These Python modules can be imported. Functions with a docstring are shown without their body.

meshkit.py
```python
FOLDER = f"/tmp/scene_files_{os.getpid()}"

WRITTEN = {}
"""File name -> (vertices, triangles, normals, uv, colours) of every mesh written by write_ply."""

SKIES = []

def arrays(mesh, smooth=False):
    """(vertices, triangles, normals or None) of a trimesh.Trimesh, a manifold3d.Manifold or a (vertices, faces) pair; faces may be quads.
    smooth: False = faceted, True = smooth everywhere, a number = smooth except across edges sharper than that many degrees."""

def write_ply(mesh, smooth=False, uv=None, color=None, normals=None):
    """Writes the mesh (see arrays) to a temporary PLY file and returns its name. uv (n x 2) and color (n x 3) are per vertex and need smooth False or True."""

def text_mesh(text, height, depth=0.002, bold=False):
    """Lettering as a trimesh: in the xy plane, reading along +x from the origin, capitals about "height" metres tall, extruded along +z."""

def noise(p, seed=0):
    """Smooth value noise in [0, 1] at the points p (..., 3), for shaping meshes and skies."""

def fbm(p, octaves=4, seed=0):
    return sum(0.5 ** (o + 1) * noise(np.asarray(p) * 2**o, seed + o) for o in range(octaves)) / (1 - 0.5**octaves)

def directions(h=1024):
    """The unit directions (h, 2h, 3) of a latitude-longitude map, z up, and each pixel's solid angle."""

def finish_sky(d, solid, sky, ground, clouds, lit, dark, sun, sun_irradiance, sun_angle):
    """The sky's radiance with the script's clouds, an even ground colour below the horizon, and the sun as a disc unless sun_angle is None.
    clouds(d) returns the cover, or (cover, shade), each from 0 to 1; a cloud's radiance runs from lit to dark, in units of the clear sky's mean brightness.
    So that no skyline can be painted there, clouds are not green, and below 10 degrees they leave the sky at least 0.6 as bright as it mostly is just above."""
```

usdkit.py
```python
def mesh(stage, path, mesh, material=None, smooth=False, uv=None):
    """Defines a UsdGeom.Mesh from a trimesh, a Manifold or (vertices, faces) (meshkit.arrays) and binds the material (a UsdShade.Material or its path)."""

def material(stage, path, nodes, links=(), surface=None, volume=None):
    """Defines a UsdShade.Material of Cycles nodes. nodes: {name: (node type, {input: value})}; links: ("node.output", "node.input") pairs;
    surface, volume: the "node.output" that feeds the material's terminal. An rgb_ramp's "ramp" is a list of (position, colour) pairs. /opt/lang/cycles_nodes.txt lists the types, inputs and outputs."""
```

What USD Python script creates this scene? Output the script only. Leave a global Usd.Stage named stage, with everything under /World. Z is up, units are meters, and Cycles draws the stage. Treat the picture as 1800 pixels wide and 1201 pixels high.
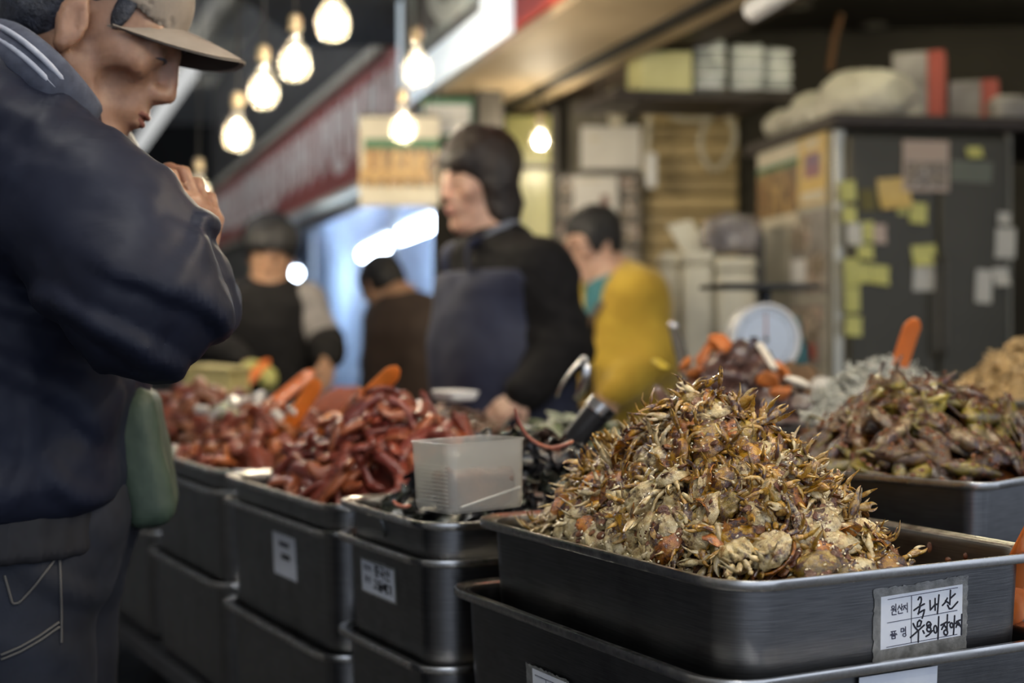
import math, random
import numpy as np, trimesh, usdkit, meshkit
from pxr import Usd, UsdGeom, UsdLux, UsdShade, Sdf, Gf, Vt
from shapely.geometry import LineString, Polygon, Point
from shapely.ops import unary_union
from shapely import affinity

stage = Usd.Stage.CreateInMemory()
UsdGeom.SetStageUpAxis(stage, UsdGeom.Tokens.z)
UsdGeom.SetStageMetersPerUnit(stage, 1.0)
UsdGeom.Xform.Define(stage, '/World')
UsdGeom.Scope.Define(stage, '/World/Looks')

# ---------------------------------------------------------------- camera, sky, exposure
F, HZ, CZ = 2500.0, 575.0, 1.15            # focal length and horizon in picture pixels (1800 wide), eye height
cam = UsdGeom.Camera.Define(stage, '/World/camera')
cam.CreateFocalLengthAttr(50.0); cam.CreateHorizontalApertureAttr(36.0); cam.CreateVerticalApertureAttr(24.02)
cam.CreateVerticalApertureOffsetAttr(-0.51)
cam.CreateFStopAttr(3.0); cam.CreateFocusDistanceAttr(1.43)
cam.CreateClippingRangeAttr(Gf.Vec2f(0.05, 200.0))
cam.CreateExposureAttr(1.05)
_t = Gf.Matrix4d().SetRotate(Gf.Rotation(Gf.Vec3d(1, 0, 0), 90)); _t.SetTranslateOnly(Gf.Vec3d(0, 0, CZ))
cam.AddTransformOp().Set(_t)

dome = UsdLux.DomeLight.Define(stage, '/World/sky')
dome.CreateIntensityAttr(1.0)
dome.CreateColorAttr(Gf.Vec3f(0.74, 0.83, 1.0)); dome.CreateExposureAttr(-2.4)

def at(px, py, d):
    "world point seen at a picture pixel, at distance d in front of the camera"
    return np.array([(px - 900.0) / F * d, d, CZ - (py - HZ) / F * d])

# ---------------------------------------------------------------- prim helpers
_used = set()
def numbered(parent, name):
    p, k = f'{parent}/{name}', 0
    while p in _used:
        k += 1; p = f'{parent}/{name}_{k:03d}'
    _used.add(p); return p

def _meta(prim, label=None, cat=None, group=None, kind=None):
    for k, v in (('label', label), ('category', cat), ('group', group), ('kind', kind)):
        if v: prim.SetCustomDataByKey(k, v)

def setm(x, M):
    M = np.asarray(M, float)
    UsdGeom.Xformable(x).MakeMatrixXform().Set(Gf.Matrix4d(*M.T.ravel().tolist()))

def mat4(pos=(0, 0, 0), R=None, s=1.0):
    M = np.eye(4); M[:3, :3] = (np.eye(3) if R is None else np.asarray(R)) * s; M[:3, 3] = pos
    return M

def thing(name, label, cat, M=None, group=None, kind=None):
    x = UsdGeom.Xform.Define(stage, numbered('/World', name))
    if M is not None: setm(x, M)
    _meta(x.GetPrim(), label, cat, group, kind)
    return x.GetPrim()

def put(name, mesh, m, parent=None, smooth=30, label=None, cat=None, group=None, kind=None, M=None):
    "ONE Mesh prim under parent (or a top-level thing)"
    root = '/World' if parent is None else str(parent.GetPath())
    p = usdkit.mesh(stage, numbered(root, name), mesh, m, smooth)
    if M is not None: setm(p, M)
    _meta(p.GetPrim(), label, cat, group, kind)
    return p.GetPrim()

def dup(src, name, M, label=None):
    x = UsdGeom.Xform.Define(stage, numbered('/World', name))
    p = x.GetPrim(); p.GetReferences().AddInternalReference(src.GetPath()); p.SetInstanceable(True)
    x.ClearXformOpOrder() if False else None
    UsdGeom.Xformable(x).GetPrim().CreateAttribute('xformOp:transform', Sdf.ValueTypeNames.Matrix4d).Set(Gf.Matrix4d(*np.asarray(M, float).T.ravel().tolist()))
    p.CreateAttribute('xformOpOrder', Sdf.ValueTypeNames.TokenArray, False).Set(['xformOp:transform'])
    was = src.GetCustomData()
    _meta(p, label or was.get('label'), was.get('category'), was.get('group'))
    return p

# ---------------------------------------------------------------- geometry helpers
cat_ = trimesh.util.concatenate
def unit(v): v = np.asarray(v, float); return v / max(np.linalg.norm(v), 1e-12)
def frame(zdir, xhint=(1, 0, 0)):
    z = unit(zdir); x = np.asarray(xhint, float); x = x - z * (x @ z)
    if np.linalg.norm(x) < 1e-4: x = np.cross(z, [0, 1, 0.3])
    x = unit(x); return np.stack([x, np.cross(z, x), z], 1)
def rotz(a): c, s = math.cos(a), math.sin(a); return np.array([[c, -s, 0], [s, c, 0], [0, 0, 1.0]])
def rot(axis, a): return trimesh.transformations.rotation_matrix(a, axis)[:3, :3]

def box(lo, hi, R=None, c=(0, 0, 0), bevel=0.0):
    lo, hi = np.asarray(lo, float), np.asarray(hi, float)
    if bevel > 0:
        pts = []
        for sx in (0, 1):
            for sy in (0, 1):
                for sz in (0, 1):
                    q = np.where([sx, sy, sz], hi, lo); d = np.where([sx, sy, sz], -1, 1) * bevel
                    pts += [q + d * [1, 1, 0], q + d * [1, 0, 1], q + d * [0, 1, 1]]
        m = trimesh.convex.convex_hull(np.array(pts))
    else:
        m = trimesh.creation.box(extents=hi - lo); m.apply_translation((lo + hi) / 2)
    if R is not None: m.apply_transform(mat4((0, 0, 0), R))
    m.apply_translation(c); return m

def tube(pts, radii, n=8, flat=1.0, cap=True, xhint=None):
    "swept tube through pts with radii; flat squashes it across"
    pts = np.asarray(pts, float); r = np.broadcast_to(radii, len(pts)).astype(float)
    T = np.gradient(pts, axis=0); T /= np.maximum(np.linalg.norm(T, axis=1, keepdims=True), 1e-12)
    x = np.array(xhint if xhint is not None else (0, 0, 1.0)); x = x - T[0] * (x @ T[0])
    if np.linalg.norm(x) < 1e-3: x = np.cross(T[0], [1, 0.3, 0])
    a = np.linspace(0, 2 * np.pi, n, endpoint=False); V = []
    for p, t, rr in zip(pts, T, r):
        x = unit(x - t * (x @ t)); y = np.cross(t, x)
        V.append(p + rr * (np.outer(np.cos(a) * flat, x) + np.outer(np.sin(a), y)))
    V = np.concatenate(V); Fc = []
    for i in range(len(pts) - 1):
        for j in range(n):
            A, B = i * n + j, i * n + (j + 1) % n
            Fc += [[A, B, B + n], [A, B + n, A + n]]
    if cap:
        V = np.vstack([V, pts[0], pts[-1]]); k = len(V) - 2; e = (len(pts) - 1) * n
        for j in range(n):
            Fc += [[k, (j + 1) % n, j], [k + 1, e + j, e + (j + 1) % n]]
    return trimesh.Trimesh(V, Fc, process=False)

def spline(pts, n):
    from scipy.interpolate import CubicSpline
    pts = np.asarray(pts, float); t = np.r_[0, np.cumsum(np.linalg.norm(np.diff(pts, axis=0), axis=1))]
    return CubicSpline(t, pts)(np.linspace(0, t[-1], n))

def lathe(profile, n=32):
    p = np.asarray(profile, float); a = np.linspace(0, 2 * np.pi, n, endpoint=False)
    V = np.stack([np.outer(p[:, 0], np.cos(a)), np.outer(p[:, 0], np.sin(a)), np.repeat(p[:, 1:2], n, 1)], -1).reshape(-1, 3)
    Fc = []
    for i in range(len(p) - 1):
        for j in range(n):
            A, B = i * n + j, i * n + (j + 1) % n
            Fc += [[A, B, B + n], [A, B + n, A + n]]
    m = trimesh.Trimesh(V, Fc, process=True); m.update_faces(m.nondegenerate_faces()); return m

def ico(c, r, sub=2, R=None):
    m = trimesh.creation.icosphere(subdivisions=sub); v = m.vertices * np.asarray(r)
    if R is not None: v = v @ np.asarray(R).T
    return trimesh.Trimesh(v + np.asarray(c), m.faces, process=False)

def slab(poly, depth):
    gs = [g for g in getattr(poly, 'geoms', [poly]) if g.area > 1e-12]
    return cat_([trimesh.creation.extrude_polygon(g, depth, engine='earcut') for g in gs])

def grid_mesh(P):
    "P (n, m, 3) -> open sheet"
    n, m = P.shape[:2]; i = np.arange(n * m).reshape(n, m)
    q = np.stack([i[:-1, :-1], i[1:, :-1], i[1:, 1:], i[:-1, 1:]], -1).reshape(-1, 4)
    return trimesh.Trimesh(P.reshape(-1, 3), np.vstack([q[:, [0, 1, 2]], q[:, [0, 2, 3]]]), process=False)

def thick(P, t):
    "sheet P (n, m, 3) with thickness t: closed solid"
    dx, dy = np.gradient(P, axis=0), np.gradient(P, axis=1)
    N = np.cross(dx, dy); N /= np.maximum(np.linalg.norm(N, axis=-1, keepdims=True), 1e-12)
    n, m = P.shape[:2]; A, B = P + N * t / 2, P - N * t / 2
    V = np.vstack([A.reshape(-1, 3), B.reshape(-1, 3)]); i = np.arange(n * m).reshape(n, m)
    q = np.stack([i[:-1, :-1], i[1:, :-1], i[1:, 1:], i[:-1, 1:]], -1).reshape(-1, 4)
    Fc = [q[:, [0, 1, 2]], q[:, [0, 2, 3]], q[:, [0, 2, 1]] + n * m, q[:, [0, 3, 2]] + n * m]
    ring = np.r_[i[0, :], i[1:, -1], i[-1, -2::-1], i[-2:0:-1, 0]]
    nx = np.roll(ring, -1)
    Fc += [np.stack([nx, ring, ring + n * m], 1), np.stack([nx, ring + n * m, nx + n * m], 1)]
    return trimesh.Trimesh(V, np.vstack(Fc), process=False)

# ---- signed distance shapes and surface nets, for bodies, clothes, hair, bags
def rc(P, a, b, ra, rb):
    a, b = np.asarray(a, float), np.asarray(b, float); ba = b - a
    t = np.clip((P - a) @ ba / max(ba @ ba, 1e-12), 0, 1)
    return np.linalg.norm(P - a - t[:, None] * ba, axis=1) - (ra + t * (rb - ra))
def ell(P, c, r, R=None):
    p = P - np.asarray(c, float)
    if R is not None: p = p @ np.asarray(R)
    r = np.asarray(r, float); k0 = np.linalg.norm(p / r, axis=1); k1 = np.linalg.norm(p / r ** 2, axis=1)
    return k0 * (k0 - 1) / np.maximum(k1, 1e-9)
def rbox(P, c, h, r, R=None):
    p = P - np.asarray(c, float)
    if R is not None: p = p @ np.asarray(R)
    q = np.abs(p) - np.asarray(h, float) + r
    return np.linalg.norm(np.maximum(q, 0), axis=1) + np.minimum(q.max(1), 0) - r
def smin(a, b, k):
    h = np.maximum(k - np.abs(a - b), 0) / k
    return np.minimum(a, b) - h * h * k * 0.25
def smax(a, b, k): return -smin(-a, -b, k)

def surf(fn, lo, hi, h):
    lo, hi = np.asarray(lo, float), np.asarray(hi, float)
    nb = np.ceil((hi - lo) / (4 * h)).astype(int) + 1; n = nb * 4
    bi = np.stack(np.meshgrid(*[np.arange(k) for k in nb], indexing='ij'), -1).reshape(-1, 3)
    dc = fn(lo + (bi * 4 + 1.5) * h)
    near = np.abs(dc) < 8.5 * h
    D = np.repeat(np.repeat(np.repeat(np.where(dc < 0, -1.0, 1.0).reshape(nb), 4, 0), 4, 1), 4, 2)
    off = np.stack(np.meshgrid(range(4), range(4), range(4), indexing='ij'), -1).reshape(-1, 3)
    fi = (bi[near][:, None] * 4 + off[None]).reshape(-1, 3)
    D[fi[:, 0], fi[:, 1], fi[:, 2]] = fn(lo + fi * h)
    s = D < 0
    c8 = [(i, j, k) for i in (0, 1) for j in (0, 1) for k in (0, 1)]
    sl = lambda A, o: A[o[0]:o[0] + n[0] - 1, o[1]:o[1] + n[1] - 1, o[2]:o[2] + n[2] - 1]
    cnt = sum(sl(s, o).astype(np.int8) for o in c8)
    act = np.argwhere((cnt > 0) & (cnt < 8))
    idx = -np.ones(n - 1, int); idx[act[:, 0], act[:, 1], act[:, 2]] = np.arange(len(act))
    acc, num = np.zeros((len(act), 3)), np.zeros(len(act))
    for o in c8:
        for ax in range(3):
            if o[ax]: continue
            q = np.array(o); q[ax] = 1
            A = D[tuple((act + o).T)]; B = D[tuple((act + q).T)]
            x = (A < 0) != (B < 0); t = np.where(x, A / np.where(x, A - B, 1), 0)
            pos = np.array(o, float) + t[:, None] * np.eye(3)[ax]
            acc[x] += pos[x]; num[x] += 1
    V = lo + (act + acc / num[:, None]) * h; Q = []
    for ax in range(3):
        u, v = (ax + 1) % 3, (ax + 2) % 3
        a = [slice(0, n[k] - 1) for k in range(3)]; b = list(a); b[ax] = slice(1, n[ax])
        e = np.argwhere(s[tuple(a)] != s[tuple(b)]); e = e[(e[:, u] > 0) & (e[:, v] > 0)]
        du, dv = np.eye(3, dtype=int)[u], np.eye(3, dtype=int)[v]
        q = np.stack([idx[tuple((e - du - dv).T)], idx[tuple((e - dv).T)], idx[tuple(e.T)], idx[tuple((e - du).T)]], 1)
        inside = s[tuple(e.T)]; Q.append(np.where(inside[:, None], q, q[:, ::-1]))
    Q = np.vstack(Q); Q = Q[(Q >= 0).all(1)]
    return trimesh.Trimesh(V, np.vstack([Q[:, [0, 1, 2]], Q[:, [0, 2, 3]]]), process=False)

# ---------------------------------------------------------------- materials
def pm(name, c1, c2=None, scale=8.0, rough=0.5, metal=0.0, bump=0.0, bscale=40.0, coat=0.0, detail=4.0, rnd=0.0, spec=0.5,
       c3=None, stretch=None, sss=0.0, rough2=None, lo=0.35, hi=0.65, bdist=0.002, sheen=0.0, trans=0.0):
    "principled with noise between two or three colours, bump, and a per-object brightness change"
    N = {'tc': ('texture_coordinate', {}), 'p': ('principled_bsdf', {'roughness': rough, 'metallic': metal, 'coat_weight': coat, 'coat_roughness': 0.08,
         'specular_ior_level': spec, 'subsurface_weight': sss, 'subsurface_scale': 0.01, 'sheen_weight': sheen, 'transmission_weight': trans})}
    L = []; src = 'tc.object'
    if stretch is not None:
        N['mp'] = ('mapping', {'scale': stretch}); L.append((src, 'mp.vector')); src = 'mp.vector'
    if c2 is not None:
        N['n'] = ('noise_texture', {'scale': scale, 'detail': detail, 'roughness': 0.6})
        ramp = [(lo, c1), (hi, c2)] if c3 is None else [(lo, c1), ((lo + hi) / 2, c2), (hi, c3)]
        N['r'] = ('rgb_ramp', {'ramp': ramp}); L += [(src, 'n.vector'), ('n.fac', 'r.fac')]; col = 'r.color'
        if rough2 is not None:
            N['rr'] = ('map_range', {'from_min': lo, 'from_max': hi, 'to_min': rough, 'to_max': rough2}); L += [('n.fac', 'rr.value'), ('rr.result', 'p.roughness')]
    else:
        N['c'] = ('color', {'value': c1}); col = 'c.color'
    if rnd > 0:
        N['oi'] = ('object_info', {}); N['mr'] = ('map_range', {'to_min': 1 - rnd, 'to_max': 1 + rnd}); N['h'] = ('hsv', {'hue': 0.5, 'saturation': 1.0})
        L += [('oi.random', 'mr.value'), ('mr.result', 'h.value'), (col, 'h.color')]; col = 'h.color'
    L.append((col, 'p.base_color'))
    if bump > 0:
        N['bn'] = ('noise_texture', {'scale': bscale, 'detail': 5.0, 'roughness': 0.6}); N['b'] = ('bump', {'strength': bump, 'distance': bdist})
        L += [(src, 'bn.vector'), ('bn.fac', 'b.height'), ('b.normal', 'p.normal')]
        if coat > 0: L.append(('b.normal', 'p.coat_normal'))
    return usdkit.material(stage, f'/World/Looks/{name}', N, L, surface='p.BSDF')

def glow(name, c, strength):
    return usdkit.material(stage, f'/World/Looks/{name}', {'e': ('emission', {'color': c, 'strength': strength})}, [], surface='e.emission')

def pane(name, tint=(0.95, 0.97, 1.0), rough=0.02, ior=1.45):
    return usdkit.material(stage, f'/World/Looks/{name}', {'t': ('transparent_bsdf', {'color': tint}), 'g': ('glossy_bsdf', {'roughness': rough}),
        'f': ('layer_weight', {'blend': 0.35}), 'fm': ('map_range', {'to_min': 0.03, 'to_max': 0.30}), 'm': ('mix_closure', {})},
        [('f.facing', 'fm.value'), ('fm.result', 'm.fac'), ('t.BSDF', 'm.closure1'), ('g.BSDF', 'm.closure2')], surface='m.closure')
# ---------------------------------------------------------------- the stall's own frame
O = np.array([0.195, 1.25, 0.0]); UU = np.array([-0.477, 0.879, 0.0]); VV = np.array([0.879, 0.477, 0.0])
RUV = np.stack([UU, -VV, np.array([0, 0, 1.0])], 1)      # x along the row of pans, y back towards the customer side, z up
def uv(u, v, z=0.0): return O + UU * u + VV * v + np.array([0, 0, z])
AX = unit([-0.31, 0.95, 0]); AB = np.array([AX[1], -AX[0], 0.0])   # the shop fronts' direction, and into the shops
RA = np.stack([AX, -AB, [0, 0, 1.0]], 1)

# materials of the setting
m_floor = pm('wet_concrete', (0.055, 0.055, 0.06), (0.12, 0.118, 0.115), 3.0, 0.35, rough2=0.7, bump=0.3, bscale=30)
m_roof = pm('roof_sheet', (0.30, 0.29, 0.27), (0.40, 0.39, 0.36), 1.2, 0.8)
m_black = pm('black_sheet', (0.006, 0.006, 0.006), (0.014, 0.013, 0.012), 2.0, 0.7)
m_beam = pm('painted_steel_beam', (0.55, 0.52, 0.42), (0.42, 0.39, 0.32), 3.0, 0.6)
m_brown = pm('brown_shutter', (0.055, 0.035, 0.022), (0.09, 0.06, 0.04), 4.0, 0.6, stretch=(1, 1, 6))
m_soffit = pm('tan_soffit', (0.40, 0.30, 0.18), (0.50, 0.39, 0.25), 3.0, 0.6)
m_stallwall = pm('grey_stall_wall', (0.15, 0.135, 0.10), (0.20, 0.18, 0.14), 2.0, 0.7)
m_slat = pm('tan_wood_slat', (0.34, 0.25, 0.11), (0.46, 0.35, 0.17), 6.0, 0.55, stretch=(1, 1, 8), rnd=0.12)
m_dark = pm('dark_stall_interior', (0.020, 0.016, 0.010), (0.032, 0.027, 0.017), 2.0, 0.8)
m_pillar = pm('dark_pillar', (0.07, 0.065, 0.055), (0.10, 0.09, 0.075), 3.0, 0.6)
m_red = pm('red_panel', (0.50, 0.055, 0.025), (0.58, 0.075, 0.035), 2.0, 0.5)
m_banner = pm('maroon_banner', (0.26, 0.055, 0.045), (0.34, 0.075, 0.060), 1.5, 0.6)
m_bannerw = pm('banner_white_lettering', (0.80, 0.74, 0.70), (0.86, 0.80, 0.76), 2.0, 0.6)
m_bluewall = pm('pale_blue_shop_wall', (0.42, 0.55, 0.75), (0.55, 0.66, 0.85), 0.8, 0.6)
m_alu = pm('aluminium_frame', (0.35, 0.37, 0.40), None, rough=0.35, metal=0.7)
m_pane = pane('window_pane')
m_white = pm('white_plastic', (0.72, 0.73, 0.74), (0.80, 0.80, 0.80), 3.0, 0.5)

# ---------------------------------------------------------------- the setting
put('floor', box((-14, -3, -0.1), (8, 40, 0)), m_floor, kind='structure', label='dark wet concrete market floor')
roofR = RA
put('ceiling', box((-6.0, -12.0, 6.0), (40, 12, 6.1), roofR), m_roof, kind='structure', label='dark sheet metal roof high over the market aisle')
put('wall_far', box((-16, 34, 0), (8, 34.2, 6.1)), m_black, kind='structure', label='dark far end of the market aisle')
put('wall_left', box((-6.0, 4.2, 0), (36, 4.4, 6.1), roofR), m_roof, kind='structure', label='dark shop fronts on the far side of the aisle, out of view, darkening the pan reflections')  # out of view; keeps what the left pan faces reflect dark
# roof trusses: chords, web bars
for yy, zz, x0, x1 in ((20.0, 4.62, -7.6, -3.55), (24.0, 5.6, -9.0, -3.3)):
    t = thing('roof_truss', 'pale steel roof truss %s in the dark roof' % ('nearer the stalls' if yy < 21 else 'farther back'), 'roof truss', kind='structure')
    put('chord', box((x0, yy, zz - 0.07), (x1, yy + 0.12, zz + 0.07)), m_beam, t); put('chord', box((x0, yy, zz + 0.36), (x1, yy + 0.12, zz + 0.52)), m_beam, t)
    k = 0; x = x0
    while x < x1 - 0.5:
        put('web_bar', tube([(x, yy + .06, zz), (x + 0.45, yy + .06, zz + 0.42)], 0.03, 6), m_beam, t); x += 0.5
p0, p1 = at(322, 112, 21), at(450, -60, 12)
put('trim_1', tube([p0, p1], 0.16, 10), m_beam, kind='structure', label='pale slanting steel beam under the market roof')
m_palestrip = glow('pale_strip_glow', (0.95, 0.96, 0.95), 0.32)  # brightness of the pale strip under the roof, given as emission
a0, a1 = at(238, 268, 26), at(338, 120, 17)
sd = unit(a1 - a0); sx = unit(np.cross(sd, [0, 0, 1]))
put('window_3', trimesh.convex.convex_hull(np.array([p + s * sx * 0.11 + [0, 0, q] for p in (a0, a1) for s in (-1, 1) for q in (0, 0.05)])), m_palestrip, kind='structure', label='pale narrow glowing strip under the market roof')

# fascia of the stall: soffit, shutter box, beams (runs along the shop fronts)
def front(d):                       # the point of the fascia line at distance d from the camera
    return np.array([-0.40 + (6.1 - d) * 0.30, d, 0.0])
fa, fb = front(6.35), front(1.9)
fd = unit(fb - fa); fn = np.array([-fd[1], fd[0], 0.0])         # fn points into the shop
if fn[0] < 0: fn = -fn
RF = np.stack([fd, fn, [0, 0, 1.0]], 1)
L_ = np.linalg.norm(fb - fa)
put('trim_2', box((0, 0.0, 2.10), (L_, 0.34, 2.13), RF, fa), m_soffit, kind='structure', label='tan soffit board under the stall sign')
put('trim_3', box((0, 0.34, 2.09), (L_, 0.40, 2.36), RF, fa), m_black, kind='structure', label='black strip painted for the shade between soffit and shutter box')  # solid black strip in place of the shaded gap
put('trim_4', box((0, 0.40, 2.10), (L_, 0.50, 2.38), RF, fa, 0.008), m_soffit, kind='structure', label='tan rail of the roller shutter')
sh = put('trim_5', box((0, 0.50, 2.165), (L_, 0.80, 2.44), RF, fa, 0.02), m_brown, kind='structure', label='brown roller shutter box over the stall opening')
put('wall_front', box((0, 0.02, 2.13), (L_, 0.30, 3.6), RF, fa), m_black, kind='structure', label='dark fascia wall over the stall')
put('trim_6', box((L_ - 3.4, -0.012, 2.135), (L_, 0.018, 3.2), RF, fa), m_red, kind='structure', label='bright red panel of the stall fascia')
put('trim_7', tube([at(1322, 20, 3.5), at(1420, -40, 3.3)], 0.028, 8), m_white, kind='structure', label='white pipe under the shutter box')

# stall interior: back wall, slats, ceiling
RB = rotz(math.radians(-6)); cB = np.array([0.2, 6.35, 0])
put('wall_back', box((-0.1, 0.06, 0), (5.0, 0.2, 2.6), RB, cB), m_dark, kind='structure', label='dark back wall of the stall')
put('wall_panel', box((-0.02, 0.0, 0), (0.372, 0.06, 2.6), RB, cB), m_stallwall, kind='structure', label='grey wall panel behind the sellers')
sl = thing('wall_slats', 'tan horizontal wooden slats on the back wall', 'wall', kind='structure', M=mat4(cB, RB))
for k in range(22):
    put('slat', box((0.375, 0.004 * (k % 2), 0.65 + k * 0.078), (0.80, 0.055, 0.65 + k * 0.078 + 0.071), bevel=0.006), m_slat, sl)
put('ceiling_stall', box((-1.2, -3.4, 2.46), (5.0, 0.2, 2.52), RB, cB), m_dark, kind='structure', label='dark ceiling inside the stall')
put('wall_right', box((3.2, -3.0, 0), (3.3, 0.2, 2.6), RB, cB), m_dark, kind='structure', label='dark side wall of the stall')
m_disc = pm('recessed_lamp_glass', (0.30, 0.29, 0.20), None, rough=0.4)
for px, py, w in ((1402, 10, 'first from the left'), (1536, 44, 'second from the left'), (1662, 72, 'third from the left'), (1772, 96, 'rightmost')):
    d = (2.455 - CZ) * F / (HZ - py)
    t = thing('recessed_lamp', f'unlit round recessed lamp in the dark stall ceiling, {w}', 'ceiling lamp', mat4(at(px, py, d)), group=None)
    put('rim', lathe([(0.045, 0.0), (0.06, 0.0), (0.062, -0.008), (0.045, -0.012), (0.045, 0)], 24), m_pillar, t)
    put('lens', lathe([(0, -0.004), (0.045, -0.005), (0.045, 0.0), (0, 0.0)], 24), m_disc, t)

# pillars at the left of the stall opening, pale yellow-green lit door panel
put('trim_8', box((-0.055, -0.05, 0), (0.04, 0.05, 2.3), RF, at(858, 575, 5.75) * [1, 1, 0]), m_pillar, kind='structure', label='dark steel post of the stall front')
m_yg = pm('yellow_green_door', (0.50, 0.48, 0.16), (0.60, 0.57, 0.24), 1.5, 0.25)
dr = thing('door_1', 'pale yellow-green door with dark bars behind the middle seller', 'door', kind='structure')
pA, pB = at(889, 575, 6.2), at(968, 575, 6.2)
for z0, z1 in ((0.05, 1.15 + 62 * 6.2 / F), (1.15 + 84 * 6.2 / F, 1.15 + 278 * 6.2 / F), (1.15 + 284 * 6.2 / F, 1.15 + 372 * 6.2 / F)):
    put('door_panel', box((pA[0], 6.2, z0), (pB[0], 6.24, z1), bevel=0.004), m_yg, dr)
put('rail', box((pA[0], 6.19, 1.15 + 62 * 6.2 / F), (pB[0], 6.23, 1.15 + 72 * 6.2 / F)), m_pillar, dr)
put('rail', box((pA[0], 6.19, 1.15 + 276 * 6.2 / F), (pB[0], 6.23, 1.15 + 286 * 6.2 / F)), m_pillar, dr)
put('door_frame', box((pB[0], 6.17, 0), (pB[0] + 0.03, 6.26, 2.1)), m_pillar, dr)
put('door_frame', box((pA[0] - 0.05, 6.17, 0), (pA[0], 6.26, 2.1)), m_pillar, dr)
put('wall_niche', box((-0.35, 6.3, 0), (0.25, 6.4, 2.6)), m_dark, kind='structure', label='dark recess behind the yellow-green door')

# the next shop: cool-lit glass front
def shop(d, off=0.0): return np.array([2.05 - 0.325 * d + off, d, 0.0])
w1 = thing('window_1', 'cool blue lit glass shop front beyond the sellers', 'window', kind='structure')
g0, g1 = shop(8.0, 0.18), shop(16.5, 0.18); gd = unit(g1 - g0); gl = np.linalg.norm(g1 - g0)
RG = np.stack([gd, [gd[1], -gd[0], 0], [0, 0, 1.0]], 1)
mx = [0.0, 1.28, 4.26, 7.25, gl]
for x in mx: put('mullion', box((x - 0.025, -0.02, 0), (x + 0.025, 0.02, 2.1), RG, g0), m_alu, w1)
put('frame_rail', box((0, -0.035, 2.0), (gl, 0.035, 2.12), RG, g0), m_pillar, w1)
put('frame_rail', box((0, -0.035, 0.0), (gl, 0.035, 0.35), RG, g0), m_alu, w1)
for xa, xb in zip(mx[:-1], mx[1:]): put('glass', box((xa + 0.025, -0.003, 0.35), (xb - 0.025, 0.003, 2.0), RG, g0), m_pane, w1)
put('wall_shop', box((-1.4, 0.75, 0), (gl + 5, 0.85, 3.0), RG, g0), m_bluewall, kind='structure', label='pale blue back wall inside the next shop')
put('wall_shop_end', box((-1.5, 0.05, 0), (-1.4, 0.85, 3.0), RG, g0), m_pillar, kind='structure', label='dark end wall of the next shop')
m_tube = glow('cool_tube_light', (0.74, 0.87, 1.0), 26.0)
for (xa, ya, xb, yb, d, w) in ((640, 448, 690, 424, 10.9, 'in the middle pane of the shop front'), (706, 414, 768, 390, 9.75, 'just left of the middle seller'), (500, 500, 522, 480, 14.8, 'behind the seller in the dark vest')):
    A, B = at(xa, ya, d), at(xb, yb, d - 0.75)
    t = thing('tube_lamp', f'glowing cool white tube in the shop glass, {w}', 'lamp')  # glowing tubes drawn for the bright lamp reflections in the glass
    put('tube', tube([A, B], 0.05, 12), m_tube, t)
    put('housing', tube([A + [0, 0, 0.07], B + [0, 0, 0.07]], 0.03, 8), m_white, t)
for k in range(5):  # unseen behind the banner, placed to light the blue shop front
    c = g0 + RG @ np.array([.8 + k * 1.6, .40, 2.5]); t = thing('shop_ceiling_tube', 'unseen cool tube lamp hidden behind the banner, placed to light the next shop', 'lamp', mat4(c, RG), group='unseen tubes of the next shop')
    put('tube', tube([(-.6, 0, 0), (.6, 0, 0)], .02, 10), m_tube, t); put('housing', box((-.65, -.04, .025), (.65, .04, .06)), m_white, t)
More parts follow.
